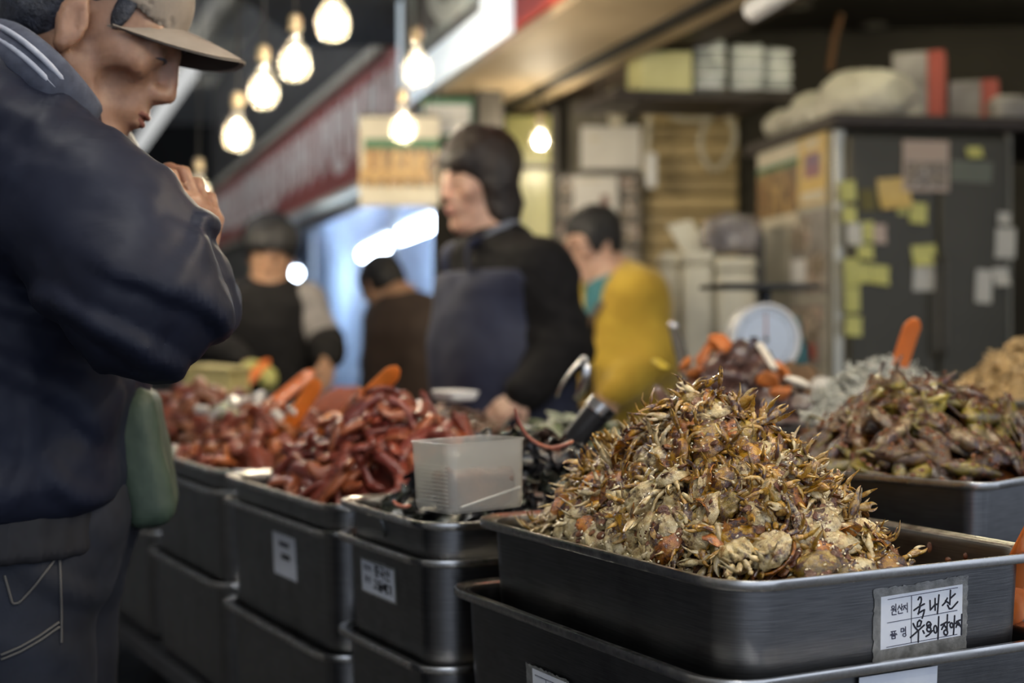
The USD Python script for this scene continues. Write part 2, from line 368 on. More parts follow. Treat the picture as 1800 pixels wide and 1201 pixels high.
# red banner along the next shop
b0, b1 = shop(7.7), shop(18.2); bl = np.linalg.norm(b1 - b0); bd = unit(b1 - b0)
RBn = np.stack([bd, [bd[1], -bd[0], 0], [0, 0, 1.0]], 1)
bn = thing('banner', 'long maroon shop banner with white lettering running down the aisle', 'banner')
put('sheet', box((0, 0, 2.10), (bl, 0.06, 2.84), RBn, b0, 0.01), m_banner, bn)
put('edge_rail', box((0, -0.04, 2.06), (bl, 0.08, 2.10), RBn, b0), m_beam, bn); put('edge_rail', box((0, -0.04, 2.84), (bl, 0.08, 2.90), RBn, b0), m_beam, bn)
rng = np.random.default_rng(5)
x = bl - 0.25; letters = []
while x > 0.5:
    w = 0.46
    st = [LineString([(x - 0.04, 2.30), (x - 0.04, 2.68)]), LineString([(x - 0.40, 2.32 + 0.1 * rng.random()), (x - 0.40 + 0.1 * rng.random(), 2.70)]), LineString([(x - 0.16, 2.34), (x - 0.16, 2.66)])]
    if rng.random() < 0.7: st.append(LineString([(x - 0.42, 2.50), (x - 0.18, 2.50 + 0.05 * rng.random())]))
    if rng.random() < 0.6: st.append(LineString([(x - 0.38, 2.28), (x - 0.1, 2.28)]))
    if rng.random() < 0.5: st.append(Point(x - 0.28, 2.6).buffer(0.06).boundary)
    g = unary_union([q.buffer(0.042, 2) for q in st]); m = slab(g, 0.012); v = m.vertices.copy()
    letters.append(trimesh.Trimesh(np.stack([v[:, 0], -v[:, 2] + 0.004, v[:, 1]], 1), m.faces[:, ::-1], process=False)); x -= 0.54
for m in letters[:]:
    m.apply_transform(mat4(b0, RBn)); put('letter', m, m_bannerw, bn, smooth=False)
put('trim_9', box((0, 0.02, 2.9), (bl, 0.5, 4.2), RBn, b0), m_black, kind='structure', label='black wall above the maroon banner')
put('wall_row', box((6.9, 0.0, 0), (bl + 16, 0.3, 2.1), RBn, b0), m_pillar, kind='structure', label='dark shop fronts under the far banner')

# ---------------------------------------------------------------- counter and stacked steel pans
m_steel = usdkit.material(stage, '/World/Looks/brushed_steel', {
    'tc': ('texture_coordinate', {}), 'mp': ('mapping', {'scale': (3, 3, 90)}), 'n': ('noise_texture', {'scale': 8.0, 'detail': 4.0}),
    'n2': ('noise_texture', {'scale': 5.0, 'detail': 6.0, 'roughness': 0.65}), 'r2': ('map_range', {'from_min': 0.35, 'from_max': 0.7, 'to_min': 0.30, 'to_max': 0.44}),
    'r': ('rgb_ramp', {'ramp': [(0.3, (0.15, 0.152, 0.157)), (0.7, (0.22, 0.22, 0.223))]}),
    'b': ('bump', {'strength': 0.10, 'distance': 0.001}),
    'p': ('principled_bsdf', {'metallic': 1.0})},
    [('tc.object', 'mp.vector'), ('mp.vector', 'n.vector'), ('tc.object', 'n2.vector'), ('n2.fac', 'r2.value'), ('r2.result', 'p.roughness'), ('n.fac', 'r.fac'), ('r.color', 'p.base_color'),
     ('n.fac', 'b.height'), ('b.normal', 'p.normal')], surface='p.BSDF')
m_rim = pm('polished_rim_steel', (0.66, 0.65, 0.63), (0.52, 0.51, 0.49), 20.0, 0.20, metal=1.0, rough2=0.34)

def rrect(L, W, r, n=10):
    pts = []
    for cx, cy, a0 in ((L / 2 - r, W / 2 - r, 0), (-L / 2 + r, W / 2 - r, 90), (-L / 2 + r, -W / 2 + r, 180), (L / 2 - r, -W / 2 + r, 270)):
        a = np.radians(np.linspace(a0, a0 + 90, n)); pts.append(np.stack([cx + r * np.cos(a), cy + r * np.sin(a)], 1))
    return np.vstack(pts)
def loft(loops, zs, capa=False, capb=False, closed=False):
    n = len(loops[0]); V = np.vstack([np.c_[l, np.full(n, z)] for l, z in zip(loops, zs)]); Fc = []
    j = np.arange(n); j2 = (j + 1) % n; k = len(loops)
    for i in range(k if closed else k - 1):
        a, b = i * n, ((i + 1) % k) * n
        Fc += [np.stack([a + j, a + j2, b + j2], 1), np.stack([a + j, b + j2, b + j], 1)]
    if capa:
        V = np.vstack([V, [*loops[0].mean(0), zs[0]]]); c = len(V) - 1; Fc.append(np.stack([np.full(n, c), j2, j], 1))
    if capb:
        V = np.vstack([V, [*loops[-1].mean(0), zs[-1]]]); c = len(V) - 1; e = (k - 1) * n; Fc.append(np.stack([np.full(n, c), e + j, e + j2], 1))
    return trimesh.Trimesh(V, np.vstack(Fc), process=False)

def make_pan(M, L, W, depth, label, r=0.055, group=None):
    "steel gastronorm pan; origin at the centre of its rim plane"
    t = thing('steel_pan', label, 'pan', M, group)
    fl = 0.014; ins = lambda d: fl + 0.003 + 0.05 * d
    R_ = lambda i, rr=r: rrect(L - 2 * i, W - 2 * i, max(rr - i * 0.6, 0.012))
    zs = [-depth, -depth, -depth + 0.004, -depth + 0.012, -depth * 0.5, -0.012, -0.004, -0.0005]
    io = [ins(depth) + 0.03, ins(depth) + 0.012, ins(depth) + 0.004, ins(depth), ins(depth * .5), ins(0.012), ins(0), ins(0) - 0.003]
    outer = [R_(i) for i in io]
    zi = [-0.0005, -0.006, -0.014, -depth * 0.5, -depth + 0.014, -depth + 0.004, -depth + 0.0025]
    inn = [R_(i + 0.0014) for i in (ins(0) - 0.002, ins(0) + 0.001, ins(0.014), ins(depth * .5), ins(depth), ins(depth) + 0.006, ins(depth) + 0.03)]
    put('body', loft(outer + inn, zs + zi, True, True), m_steel, t, 40)
    prof = [(ins(0) - 0.004, -0.0005), (ins(0) - 0.006, 0.0012), (0.006, 0.0015), (0.003, 0.0030), (0.0008, 0.0028), (0, 0.001), (0.0002, -0.0045), (0.0016, -0.0066), (0.0028, -0.0045), (0.0035, -0.0012), (0.006, -0.0014)]
    put('rim', loft([R_(i) for i, z in prof], [z for i, z in prof], closed=True), m_rim, t, 50)
    return t
def pan_uv(u0, u1, v0, v1, z, depth, label, M=None, **k):
    return make_pan(mat4(uv((u0 + u1) / 2, (v0 + v1) / 2, z), RUV), u1 - u0, v1 - v0, depth, label, **k)

TAB = 0.48
m_tab = pm('dull_dark_steel', (0.06, 0.06, 0.065), (0.10, 0.10, 0.105), 6.0, 0.5, metal=0.6)
def table(name, label, u0, u1, v0, v1, z, us):
    t = thing(name, label, 'table')
    put('table_top', box((u0, -v1, z - 0.035), (u1, -v0, z), RUV, O, 0.004), m_tab, t)
    for u in us:
        for v in (v0 + 0.03, v1 - 0.03): put('leg', tube([uv(u, v, 0), uv(u, v, z - 0.036)], 0.020, 10), m_tab, t)
    put('lower_shelf', box((u0 + .02, -v1 + .02, 0.16), (u1 - .02, -v0 - .02, 0.18), RUV, O), m_tab, t)
    return t
table('counter_table', 'long dark steel counter table under the front row of stacked pans', -0.15, 4.4, -0.02, 0.43, TAB, (-0.1, 0.75, 1.6, 2.45, 3.3, 4.3))
table('rear_counter', 'second dark counter table behind the front row of pans', 0.93, 4.4, 0.445, 0.70, TAB, (1.0, 1.9, 2.8, 4.3))

P1 = pan_uv(0.0, 0.53, 0.0, 0.415, 0.920, 0.155, 'large steel pan in front holding the heap of seasoned crabs')
P1b = pan_uv(-0.012, 0.556, -0.022, 0.427, 0.836, 0.20, 'deep steel pan directly under the crab pan')
P1c = pan_uv(-0.012, 0.556, -0.022, 0.427, 0.69, 0.208, 'lowest steel pan of the stack under the crabs')
def stack(u0, u1, v0, v1, zs, what):
    out = []
    for i, z in enumerate(zs):
        dep = (z - TAB - 0.002) if i == len(zs) - 1 else min(0.20, z - TAB - 0.012)
        lab = (f'steel pan filled with {what}', f'second steel pan down in the stack under the {what}', f'third steel pan down in the stack under the {what}', f'bottom steel pan of the stack under the {what}')[i]
        g = 0.003 * min(i, 1)
        out.append(pan_uv(u0 - g, u1 + g, v0 - g, v1 + g, z, dep, lab))
    return out
S2 = stack(0.570, 0.900, -0.030, 0.405, (0.905, 0.859, 0.727, 0.60), 'black glossy leaves')
S3 = stack(0.910, 1.445, -0.028, 0.40, (0.890, 0.851, 0.672), 'thick red dried squid strips')
S4 = stack(1.455, 1.975, -0.025, 0.40, (0.892, 0.855, 0.690), 'orange-red chopped radish kimchi')
S5 = stack(1.985, 2.53, -0.020, 0.40, (0.897, 0.858, 0.715), 'dark red kimchi pieces by the customer')
S6 = stack(2.54, 3.08, -0.02, 0.40, (0.90, 0.86, 0.72), 'red kimchi at the far end')
T2 = stack(0.95, 1.43, 0.425, 0.66, (0.925, 0.70), 'green garlic stems')
T3 = stack(1.44, 1.93, 0.425, 0.66, (0.93, 0.70), 'brown braised strips')
T4 = stack(1.94, 2.62, 0.425, 0.70, (0.90, 0.70), 'the broad red mound')
E1 = unit([-0.72, 0.69, 0]); E2 = unit([0.69, 0.72, 0]); RE = np.stack([E1, -E2, [0, 0, 1.0]], 1)
def pan_e(corner, l1, l2, z, depth, label, **k):
    c = np.array([corner[0], corner[1], 0]) + E1 * l1 / 2 + E2 * l2 / 2; c[2] = z
    return make_pan(mat4(c, RE), l1, l2, depth, label, **k), c
P6, c6 = pan_e((0.567, 1.696), 0.445, 0.53, 0.960, 0.13, 'steel pan of glossy pickled green chili peppers at right', r=0.035)
P6b, _ = pan_e((0.567, 1.696), 0.355, 0.53, 0.828, 0.20, 'deep pan under the pickled peppers')
P6c, _ = pan_e((0.567, 1.696), 0.355, 0.53, 0.64, 0.158, 'lowest pan under the pickled peppers')
t2 = thing('side_table', 'dark side table under the pepper pans right of the crabs', 'table')
put('table_top', box((0.01, -0.52, TAB - 0.035), (0.345, -0.01, TAB), RE, (0.567, 1.696, 0), 0.004), m_tab, t2)
for a in (0.03, 0.32):
    for b in (0.04, 0.49):
        q = np.array([0.567, 1.696, 0]) + E1 * a + E2 * b
        put('leg', tube([q, q + [0, 0, TAB - 0.036]], 0.02, 8), m_tab, t2)
TB = 0.895
table('back_table', 'dark raised table behind the peppers, under the scale and far heaps', 0.76, 1.80, 0.72, 1.95, TB, (0.80, 1.76))
# ---------------------------------------------------------------- hanging bulbs
m_bulb = glow('bulb_core', (1.0, 0.86, 0.64), 170.0)
m_glass = usdkit.material(stage, '/World/Looks/bulb_glass', {'t': ('transparent_bsdf', {'color': (0.98, 0.98, 0.96)}), 'g': ('glossy_bsdf', {'roughness': 0.03}), 'd': ('translucent_bsdf', {'color': (0.9, 0.85, 0.7)}),
    'f': ('layer_weight', {'blend': .3}), 'fm': ('map_range', {'to_min': .03, 'to_max': .35}), 'm': ('mix_closure', {}), 'm2': ('mix_closure', {'fac': 0.03})}, [('f.facing', 'fm.value'), ('fm.result', 'm.fac'), ('t.BSDF', 'm2.closure1'), ('d.BSDF', 'm2.closure2'), ('m2.closure', 'm.closure1'), ('g.BSDF', 'm.closure2')], surface='m.closure')
m_socket = pm('brass_socket', (0.50, 0.40, 0.25), None, rough=0.35, metal=0.6)
m_wire = pm('black_cable', (0.012, 0.012, 0.012), None, rough=0.6)
def bulb_parts(t, s, top):
    prof = [(0.0001, -0.050), (0.02, -0.0465), (0.036, -0.034), (0.0425, -0.014), (0.0425, 0.004), (0.036, 0.024), (0.0245, 0.042), (0.017, 0.056), (0.0145, 0.064)]
    put('glass_bulb', lathe(np.array(prof) * s, 28), m_glass, t, 60)
    put('glowing_core', ico((0, 0, -0.008 * s), np.array([0.023, 0.023, 0.026]) * s, 3), m_bulb, t, True)
    put('screw_cap', lathe(np.array([(0, 0.062), (0.0135, 0.062), (0.0145, 0.068), (0.0125, 0.071), (0.0145, 0.075), (0.0125, 0.078), (0.0145, 0.082), (0.012, 0.088), (0, 0.088)]) * s, 20), m_rim, t)
    put('socket', lathe(np.array([(0, 0.086), (0.018, 0.086), (0.0195, 0.092), (0.018, 0.12), (0.008, 0.128), (0, 0.128)]) * s, 20), m_socket, t)
    put('cable', tube([(0, 0, 0.125 * s), (0.002, 0, 0.3), (0, 0, top)], 0.004, 6), m_wire, t)
words = ['nearest the top edge, left of the stall sign', 'second down the left string', 'third down the left string', 'fourth down the left string', "lowest, just above the customer's hand", 'in front of the white framed sign', "just above the middle seller's hair", 'standing for the bulb reflection in the yellow-green door']  # the last bulb is drawn for the reflection in the door
for (px, py, w, d), nm in zip(((585, 38, 62, 3.35), (519, 110, 57, 3.62), (463, 160, 54, 3.85), (417, 237, 50, 4.15), (349, 341, 42, 4.85), (733, 122, 50, 4.2), (709, 225, 46, 4.55), (950, 246, 33, 5.6)), words):
    s = w * d / F / 0.085; P = at(px, py, d)
    t = thing('hanging_bulb', f'lit clear round light bulb {nm}', 'light bulb', mat4(P)); bulb_parts(t, s, 6.0 - P[2] if d < 5.5 else 2.46 - P[2])
# out-of-view bulbs carrying the string on, placed to light the front pans
for u, v, z in ((0.62, 0.28, 1.90), (0.22, 0.32, 1.93), (-0.18, 0.33, 1.95), (-0.6, 0.35, 1.97), (-1.1, 0.4, 1.98), (0.45, 0.85, 1.95), (-0.05, 0.9, 1.97), (-0.6, 0.95, 1.98)):
    P = uv(u, v, z); t = thing('hanging_bulb', 'unseen bulb carrying the string on, placed to light the front pans', 'light bulb', mat4(P), group='unseen bulbs above the frame'); bulb_parts(t, 1.0, 2.6)
# added fill tubes, out of sight, brightening the pans, the banner and the roof
m_cool2 = glow('added_far_tube', (0.95, 0.97, 1.0), 75.0)
m_cool = glow('aisle_tube', (1.0, 0.97, 0.91), 34.0)
for k in range(9):
    c = np.array([-0.55, 1.35, 2.75]) + AX * (-1.7 * k) if k < 3 else np.array([(-2.6, -3.1, -4.0)[k - 3], (7.5, 9.6, 11.8)[k - 3], 4.35]) if k < 6 else at((110, 120, 160)[k - 6], (50, 110, 150)[k - 6], (16, 21, 27)[k - 6])
    t = thing('aisle_tube', 'added fill tube over the aisle, out of sight, brightening pans, banner and roof', 'lamp', mat4(c, RA), group='added fill tubes over the aisle')
    put('tube', tube([(-0.6, 0, 0), (0.6, 0, 0)], 0.016, 10), m_cool if k < 3 else m_cool2, t); put('housing', box((-0.65, -0.05, 0.02), (0.65, 0.05, 0.07), bevel=.01), m_white, t)
    for x in (-.5, .5): put('cable', tube([(x, 0, .07), (x, 0, 6.0 - c[2])], .003, 6), m_wire, t)
# unseen warm tubes above the frame, placed to light the stall interior
m_warm = glow('unseen_stall_tube', (1.0, 0.90, 0.60), 12.0)
for c in ((1.05, 3.9, 2.42), (1.9, 5.2, 2.42), (0.85, 4.5, 2.42)):
    t = thing('ceiling_tube', 'unseen warm tube lamp under the stall ceiling, placed to light the stall interior', 'lamp', mat4(c, rotz(0.3)), group='unseen tubes of the stall ceiling')
    put('tube', tube([(-0.55, 0, 0), (0.55, 0, 0)], 0.016, 10), m_warm, t); put('housing', box((-0.6, -0.03, 0.02), (0.6, 0.03, 0.05)), m_white, t)
# ---------------------------------------------------------------- food materials
def crabmat(name, c, scale, sauce=(.47, .57), rnd=.3, bump=.95):
    c = [tuple(x * .92 for x in q) for q in c]
    "shell colours c (dark, mid, light) under a wet broken film of dark soy and chili sauce"
    return usdkit.material(stage, f'/World/Looks/{name}', {
        'tc': ('texture_coordinate', {}), 'oi': ('object_info', {}), 'vm': ('vector_math', {'math_type': 'add'}),
        'n': ('noise_texture', {'scale': scale, 'detail': 4.0, 'roughness': .62}), 'r': ('rgb_ramp', {'ramp': [(.30, c[0]), (.48, c[1]), (.68, c[2])]}),
        'n2': ('noise_texture', {'scale': scale * .55, 'detail': 5.0, 'roughness': .68}), 'mk': ('map_range', {'from_min': sauce[0], 'from_max': sauce[1], 'to_min': 0.0, 'to_max': .88}),
        'n3': ('noise_texture', {'scale': 190.0, 'detail': 2.0}), 'rs': ('rgb_ramp', {'ramp': [(.35, (.022, .006, .003)), (.6, (.075, .020, .006)), (.75, (.16, .055, .014))]}),
        'mr': ('map_range', {'to_min': 1 - rnd, 'to_max': 1 + rnd}), 'h': ('hsv', {'hue': .497, 'saturation': 1.22}), 'mx': ('mix', {}),
        'rg': ('map_range', {'from_min': sauce[0] - .1, 'from_max': sauce[1], 'to_min': .28, 'to_max': .07}),
        'bn': ('noise_texture', {'scale': 480.0, 'detail': 4.0, 'roughness': .6}), 'b': ('bump', {'strength': bump, 'distance': .0012}), 'p': ('principled_bsdf', {'coat_weight': 1.0, 'coat_roughness': .05})},
        [('tc.object', 'vm.vector1'), ('oi.location', 'vm.vector2'), ('vm.vector', 'n.vector'), ('n.fac', 'r.fac'), ('vm.vector', 'n2.vector'), ('n2.fac', 'mk.value'), ('tc.object', 'n3.vector'), ('n3.fac', 'rs.fac'),
         ('oi.random', 'mr.value'), ('mr.result', 'h.value'), ('r.color', 'h.color'), ('h.color', 'mx.color1'), ('rs.color', 'mx.color2'), ('mk.result', 'mx.fac'), ('mx.color', 'p.base_color'),
         ('n2.fac', 'rg.value'), ('rg.result', 'p.roughness'), ('tc.object', 'bn.vector'), ('bn.fac', 'b.height'), ('b.normal', 'p.normal'), ('b.normal', 'p.coat_normal')], surface='p.BSDF')
m_crab = [crabmat('crab_shell_amber', ((.10, .040, .008), (.34, .185, .045), (.50, .33, .11)), 105), crabmat('crab_shell_olive', ((.07, .042, .010), (.25, .175, .055), (.42, .33, .13)), 100),
          crabmat('crab_shell_orange', ((.15, .040, .007), (.40, .145, .020), (.50, .26, .07)), 95), crabmat('crab_shell_pale', ((.20, .11, .045), (.54, .44, .25), (.72, .64, .44)), 95, (.51, .61), .2)]
m_cleg = [crabmat('crab_leg_tan', ((.16, .065, .016), (.40, .25, .085), (.54, .41, .20)), 120, (.48, .58), .3, .6), crabmat('crab_leg_cream', ((.24, .14, .06), (.52, .42, .24), (.66, .58, .40)), 120, (.52, .62), .2, .5)]
m_sauce = pm('chili_soy_sauce', (0.035, 0.010, 0.003), (0.11, 0.030, 0.007), 70, 0.16, bump=0.9, bscale=300, coat=.5, c3=(0.19, 0.075, 0.016), lo=0.3, hi=0.7, bdist=0.002)
m_seed = pm('sesame_seed', (0.72, 0.60, 0.38), (0.82, 0.72, 0.50), 200, 0.35, coat=0.5)
m_flake = pm('chili_flake', (0.30, 0.03, 0.012), (0.42, 0.06, 0.02), 100, 0.25, coat=0.6)
rg = np.random.default_rng(11)

# ---------------------------------------------------------------- one seasoned crab
def shell(w, l, h, rg, dome=1.0):
    nr, na = 9, 30; P = []
    for i in range(nr + 1):
        r = i / nr
        for j in range(na):
            a = 2 * np.pi * j / na; c, s = math.cos(a), math.sin(a)
            k = 1 / (abs(c) ** 2.6 + abs(s) ** 2.6) ** (1 / 2.6)
            wx = 0.5 * w * (1 - 0.16 * max(-s, 0)) * (1 + 0.04 * (math.cos(9 * a) if s > 0 else 0))
            P.append((wx * k * c * r, 0.5 * l * k * s * r, h * dome * (1 - r ** 2.4) ** 0.62))
    P = np.array(P); g = meshkit.fbm(P * 190 + rg.random(3) * 50, 3) - 0.5
    ridge = -0.0010 * np.exp(-((np.abs(P[:, 0]) - 0.22 * w) / 0.0022) ** 2) * (P[:, 1] < 0.1 * l)
    P[:, 2] += (g * 0.0050 + ridge) * (P[:, 2] > 1e-5)
    V = P.reshape(nr + 1, na, 3); V[0] = V[0].mean(0)
    under = V * [0.93, 0.93, 0] + [0, 0, -0.0018]; under[..., 2] += V[..., 2] * 0.72
    A = np.concatenate([V, under[::-1]]).reshape(-1, 3); Fc = []
    for i in range(2 * nr + 1):
        for j in range(na):
            a, b = i * na + j, i * na + (j + 1) % na
            Fc += [[a, a + na, b + na], [a, b + na, b]]
    return trimesh.Trimesh(A, Fc, process=False)

def leg_mesh(base, d, rg, L=1.0, th=1.0):
    "one walking leg: merus, carpus, propodus, pointed dactyl"
    d = unit(d); up = np.array([0, 0, 1.0]); sd = unit(np.cross(d, up) + 1e-6)
    a1 = rg.uniform(-0.1, 0.45); a2 = a1 - rg.uniform(0.4, 1.6); a3 = a2 - rg.uniform(0.0, 0.8); tw = rg.uniform(-.4, .4)
    dirs = [d * math.cos(a) + (up * math.cos(tw) + sd * math.sin(tw)) * math.sin(a) for a in (a1, a1 * .4 + a2 * .6, a2, a3)]
    lens = np.array([0.0125, 0.0055, 0.0095, 0.0100]) * L * rg.uniform(0.85, 1.15)
    p = [np.asarray(base, float)]
    for q, l in zip(dirs, lens): p.append(p[-1] + q * l)
    pts, rr = [], []
    R = np.array([0.0021, 0.0025, 0.0020, 0.0019, 0.0020, 0.0016, 0.0014, 0.00035]) * th
    for i in range(4):
        for t in (0.06, 0.5, 0.94): pts.append(p[i] * (1 - t) + p[i + 1] * t)
        a, b = R[2 * i], R[2 * i + 1]; rr += [a * 0.8, max(a, b) * 1.12 if i < 3 else (a + b) / 2, b * 0.85]
    return tube(np.array(pts), rr, 7, flat=0.72)

def claw_mesh(base, d, rg, s=1.0):
    d = unit(d); up = np.array([0, 0, 1.0]); sd = unit(np.cross(d, up)); b = np.asarray(base, float)
    e = b + d * 0.010 * s + up * 0.003 * s; d2 = unit(d * rg.uniform(.3, 1) + sd * rg.uniform(-1, 1) + up * rg.uniform(-.3, .4)); s2 = unit(np.cross(d2, up))
    w = e + d2 * 0.004 * s; arm = tube([b, (b + e) / 2, e, w], np.array([0.0024, 0.0034, 0.0032, 0.0026]) * s, 7)
    pts = [w, w + d2 * 0.003 * s, w + d2 * 0.008 * s, w + d2 * 0.0125 * s, w + d2 * 0.017 * s + s2 * 0.002 * s, w + d2 * 0.022 * s + s2 * 0.0022 * s, w + d2 * 0.0265 * s + s2 * 0.0004 * s]
    palm = tube(spline(pts, 12), np.interp(np.linspace(0, 1, 12), [0, .15, .35, .5, .65, .85, 1], np.array([.0022, .0040, .0052, .0048, .0026, .0018, .0004]) * s), 8, flat=0.66, xhint=up)
    q = w + d2 * 0.0115 * s - s2 * 0.0026 * s
    fing = tube(spline([q, q + d2 * 0.005 * s - s2 * 0.0022 * s, q + d2 * 0.010 * s - s2 * 0.0018 * s, q + d2 * 0.0145 * s + s2 * 0.0004 * s], 7), np.array([.0022, .0023, .0021, .0018, .0014, .0009, .0003]) * s, 6, flat=0.7)
    return arm, palm, fing

def make_crab(k, name, label, group, pale):
    rg = np.random.default_rng(100 + k)
    t = thing(name, label, 'crab', None, group)
    w, l, h = 0.040 * rg.uniform(.9, 1.1), 0.033 * rg.uniform(.9, 1.08), 0.0105 * rg.uniform(.9, 1.25)
    ms, ml = (m_crab[3], m_cleg[1]) if pale else (m_crab[k % 3], m_cleg[0] if k % 3 else m_cleg[k % 2])
    put('carapace', shell(w, l, h, rg), ms, t, True)
    b = ico((0, -0.001, -0.0035), (w * .43, l * .42, 0.0062), 3); v = b.vertices
    v[:, 2] -= 0.0016 * np.cos(v[:, 1] * 1050) * (np.abs(v[:, 0]) > 0.005) + 0.0012 * (np.abs(v[:, 0]) < 0.0045) * (v[:, 2] < -.004); v += (meshkit.fbm(v * 230 + k * 5, 3)[:, None] - .5) * .0032; b.vertices = v
    put('underside', b, m_crab[3] if (pale or k % 2) else ms, t, True)
    for s in (-1, 1):
        put('eye', tube([(s * .006, l * .47, .001), (s * .0075, l * .56, .004)], [.0010, .0013], 6), m_sauce, t)
        for i in range(4):
            if rg.random() < 0.24: continue
            a = math.radians([52, 18, -14, -46][i] + rg.uniform(-12, 12))
            put('leg', leg_mesh((s * w * .40, l * [.22, .08, -.08, -.22][i], -.003), (s * math.cos(a), math.sin(a), rg.uniform(-.55, .35)), rg, rg.uniform(.68, .90), 1.0), ml, t, 60)
        arm, palm, fing = claw_mesh((s * w * .34, l * .36, -.003), (s * .45, 1, rg.uniform(-.4, .2)), rg, rg.uniform(.68, .9))
        c = put('claw', cat_([arm, palm]), ml if k % 3 else ms, t, 60); put('claw_finger', fing, ml, c, 60)
    gl = []
    for i in range(5 if pale else 8):
        x, y = rg.uniform(-.4, .4) * w, rg.uniform(-.4, .4) * l
        g = ico((x, y, h * .62 + .0012), np.array([rg.uniform(.002, .006), rg.uniform(.002, .005), rg.uniform(.0008, .0018)]), 2)
        g.vertices += 0.0012 * (meshkit.noise(g.vertices * 700 + i)[:, None] - .5); gl.append(g)
    put('sauce', cat_(gl), m_sauce, t, True, kind='stuff')
    sd = [ico((rg.uniform(-.46, .46) * w, rg.uniform(-.46, .46) * l, h * rg.uniform(.55, .95) + .001), (.0016, .0010, .0007), 1, rot(unit(rg.normal(size=3)), rg.uniform(0, 3))) for _ in range(9)]
    put('sesame_seeds', cat_(sd), m_seed, t, True, kind='stuff')
    return t

# ---------------------------------------------------------------- the heap of crabs
HC, HU, HV, HH = (0.268, 0.164), 0.242, 0.134, 0.158
def heap_h(u, v):
    r = (np.abs((u - HC[0]) / HU) ** 2.5 + np.abs((v - HC[1]) / HV) ** 2.5) ** .4
    return HH * (1 - np.minimum(r, 1) ** 1.25) + 0.004 * np.sin(40 * u) * np.sin(37 * v) * (r < .9), r
def heap_uv(r, a):
    c, s = math.cos(a), math.sin(a); k = (abs(c) ** 2.5 + abs(s) ** 2.5) ** -.4 * r
    return HC[0] + HU * k * c, HC[1] + HV * k * s
def heap_point(u, v):
    e = .004; h, r = heap_h(np.float64(u), np.float64(v))
    du = (heap_h(u + e, v)[0] - heap_h(u - e, v)[0]) / (2 * e); dv = (heap_h(u, v + e)[0] - heap_h(u, v - e)[0]) / (2 * e)
    n = unit(-du * UU - dv * VV + np.array([0, 0, 1.0])); return uv(u, v, 0.912 + float(h)), n, float(r)
# the mass under the outer crabs
na, nr = 72, 40; P = np.zeros((nr + 1, na, 3))
for i in range(nr + 1):
    for j in range(na):
        a = 2 * np.pi * j / na; r = 0.985 * i / nr
        p, n, _ = heap_point(*heap_uv(r, a)); P[i, j] = p - n * 0.013
P[..., 2] = np.maximum(P[..., 2], 0.80)
g = meshkit.fbm(P.reshape(-1, 3) * 60, 4).reshape(nr + 1, na) - .5
P += g[..., None] * 0.026 * np.array([.6, .6, 1])
P = np.concatenate([P, P[-1:] * [1, 1, 0] + [0, 0, 0.775]])
P[0] = P[0].mean(0)
base = grid_mesh(np.concatenate([P, P[:, :1]], 1))
put('sauce_mass', base, m_sauce, None, True, 'dark glossy chili and soy sauce with crab bits under the heaped crabs', 'sauce', kind='stuff')
# film of sauce lying in the pan
fl = []
for i in range(60):
    q = uv(rg.uniform(.03, .5), rg.uniform(.03, .385), 0.7685); fl.append(ico(q, (rg.uniform(.01, .05), rg.uniform(.01, .04), .0035), 2))
put('pan_sauce', cat_(fl), m_sauce, None, True, 'thin smears of dark sauce on the bottom of the front pan', 'sauce', kind='stuff')
sm = []
for i in range(34):                                    # drips and smears on the right inner wall
    u = rg.uniform(.05, .5); z = 0.915 - abs(rg.normal()) * .035
    sm.append(ico(uv(u, 0.415 - 0.022 - .05 * (0.92 - z), z), (.0022 + .002 * rg.random(), .0016, .003 + .006 * rg.random() ** 2), 1))
put('sauce_drips', cat_(sm), m_sauce, None, True, 'brown sauce drips on the inner wall of the front pan', 'sauce', kind='stuff')

LAB = 'small soy-marinated crab with legs and claws, in the heap in the front steel pan'
def verts(prim):
    out = []
    for q in Usd.PrimRange(prim):
        if q.IsA(UsdGeom.Mesh): out.append(np.array(UsdGeom.Mesh(q).GetPointsAttr().Get()))
    return np.vstack(out)[::3]
def keep_in(M, V):
    "moves a piece inwards until none of it passes through the walls of the front pan"
    M = M.copy()
    for _ in range(2):
        W = V @ M[:3, :3].T + M[:3, 3] - O; u, v, z = W @ UU, W @ VV, W[:, 2]; low = z < .926
        if not low.any(): break
        e = .0235 + .05 * np.maximum(.92 - z[low], 0); u, v = u[low], v[low]
        du = max((e - u).max(), 0) - max((u - (.53 - e)).max(), 0); dv = max((e - v).max(), 0) - max((v - (.415 - e)).max(), 0)
        M[:3, 3] += UU * du + VV * dv
    return M
protos = [make_crab(k, 'marinated_crab', LAB, 'marinated crabs in the front pan', k in (6, 7, 8)) for k in range(9)]
spots = []
gold = math.pi * (3 - math.sqrt(5)); NC = 285
for i in range(NC):
    r = math.sqrt((i + .5) / NC) * 1.0; a = i * gold + 0.3 * rg.normal(); r = min(max(r + rg.normal() * .015, 0), .99)
    spots.append((r, a))
PV = [verts(p) for p in protos]
used = [False] * len(protos)
def orient(n, tilt, rg):
    q = unit(n + tilt * unit(rg.normal(size=3))); return frame(q, rg.normal(size=3))
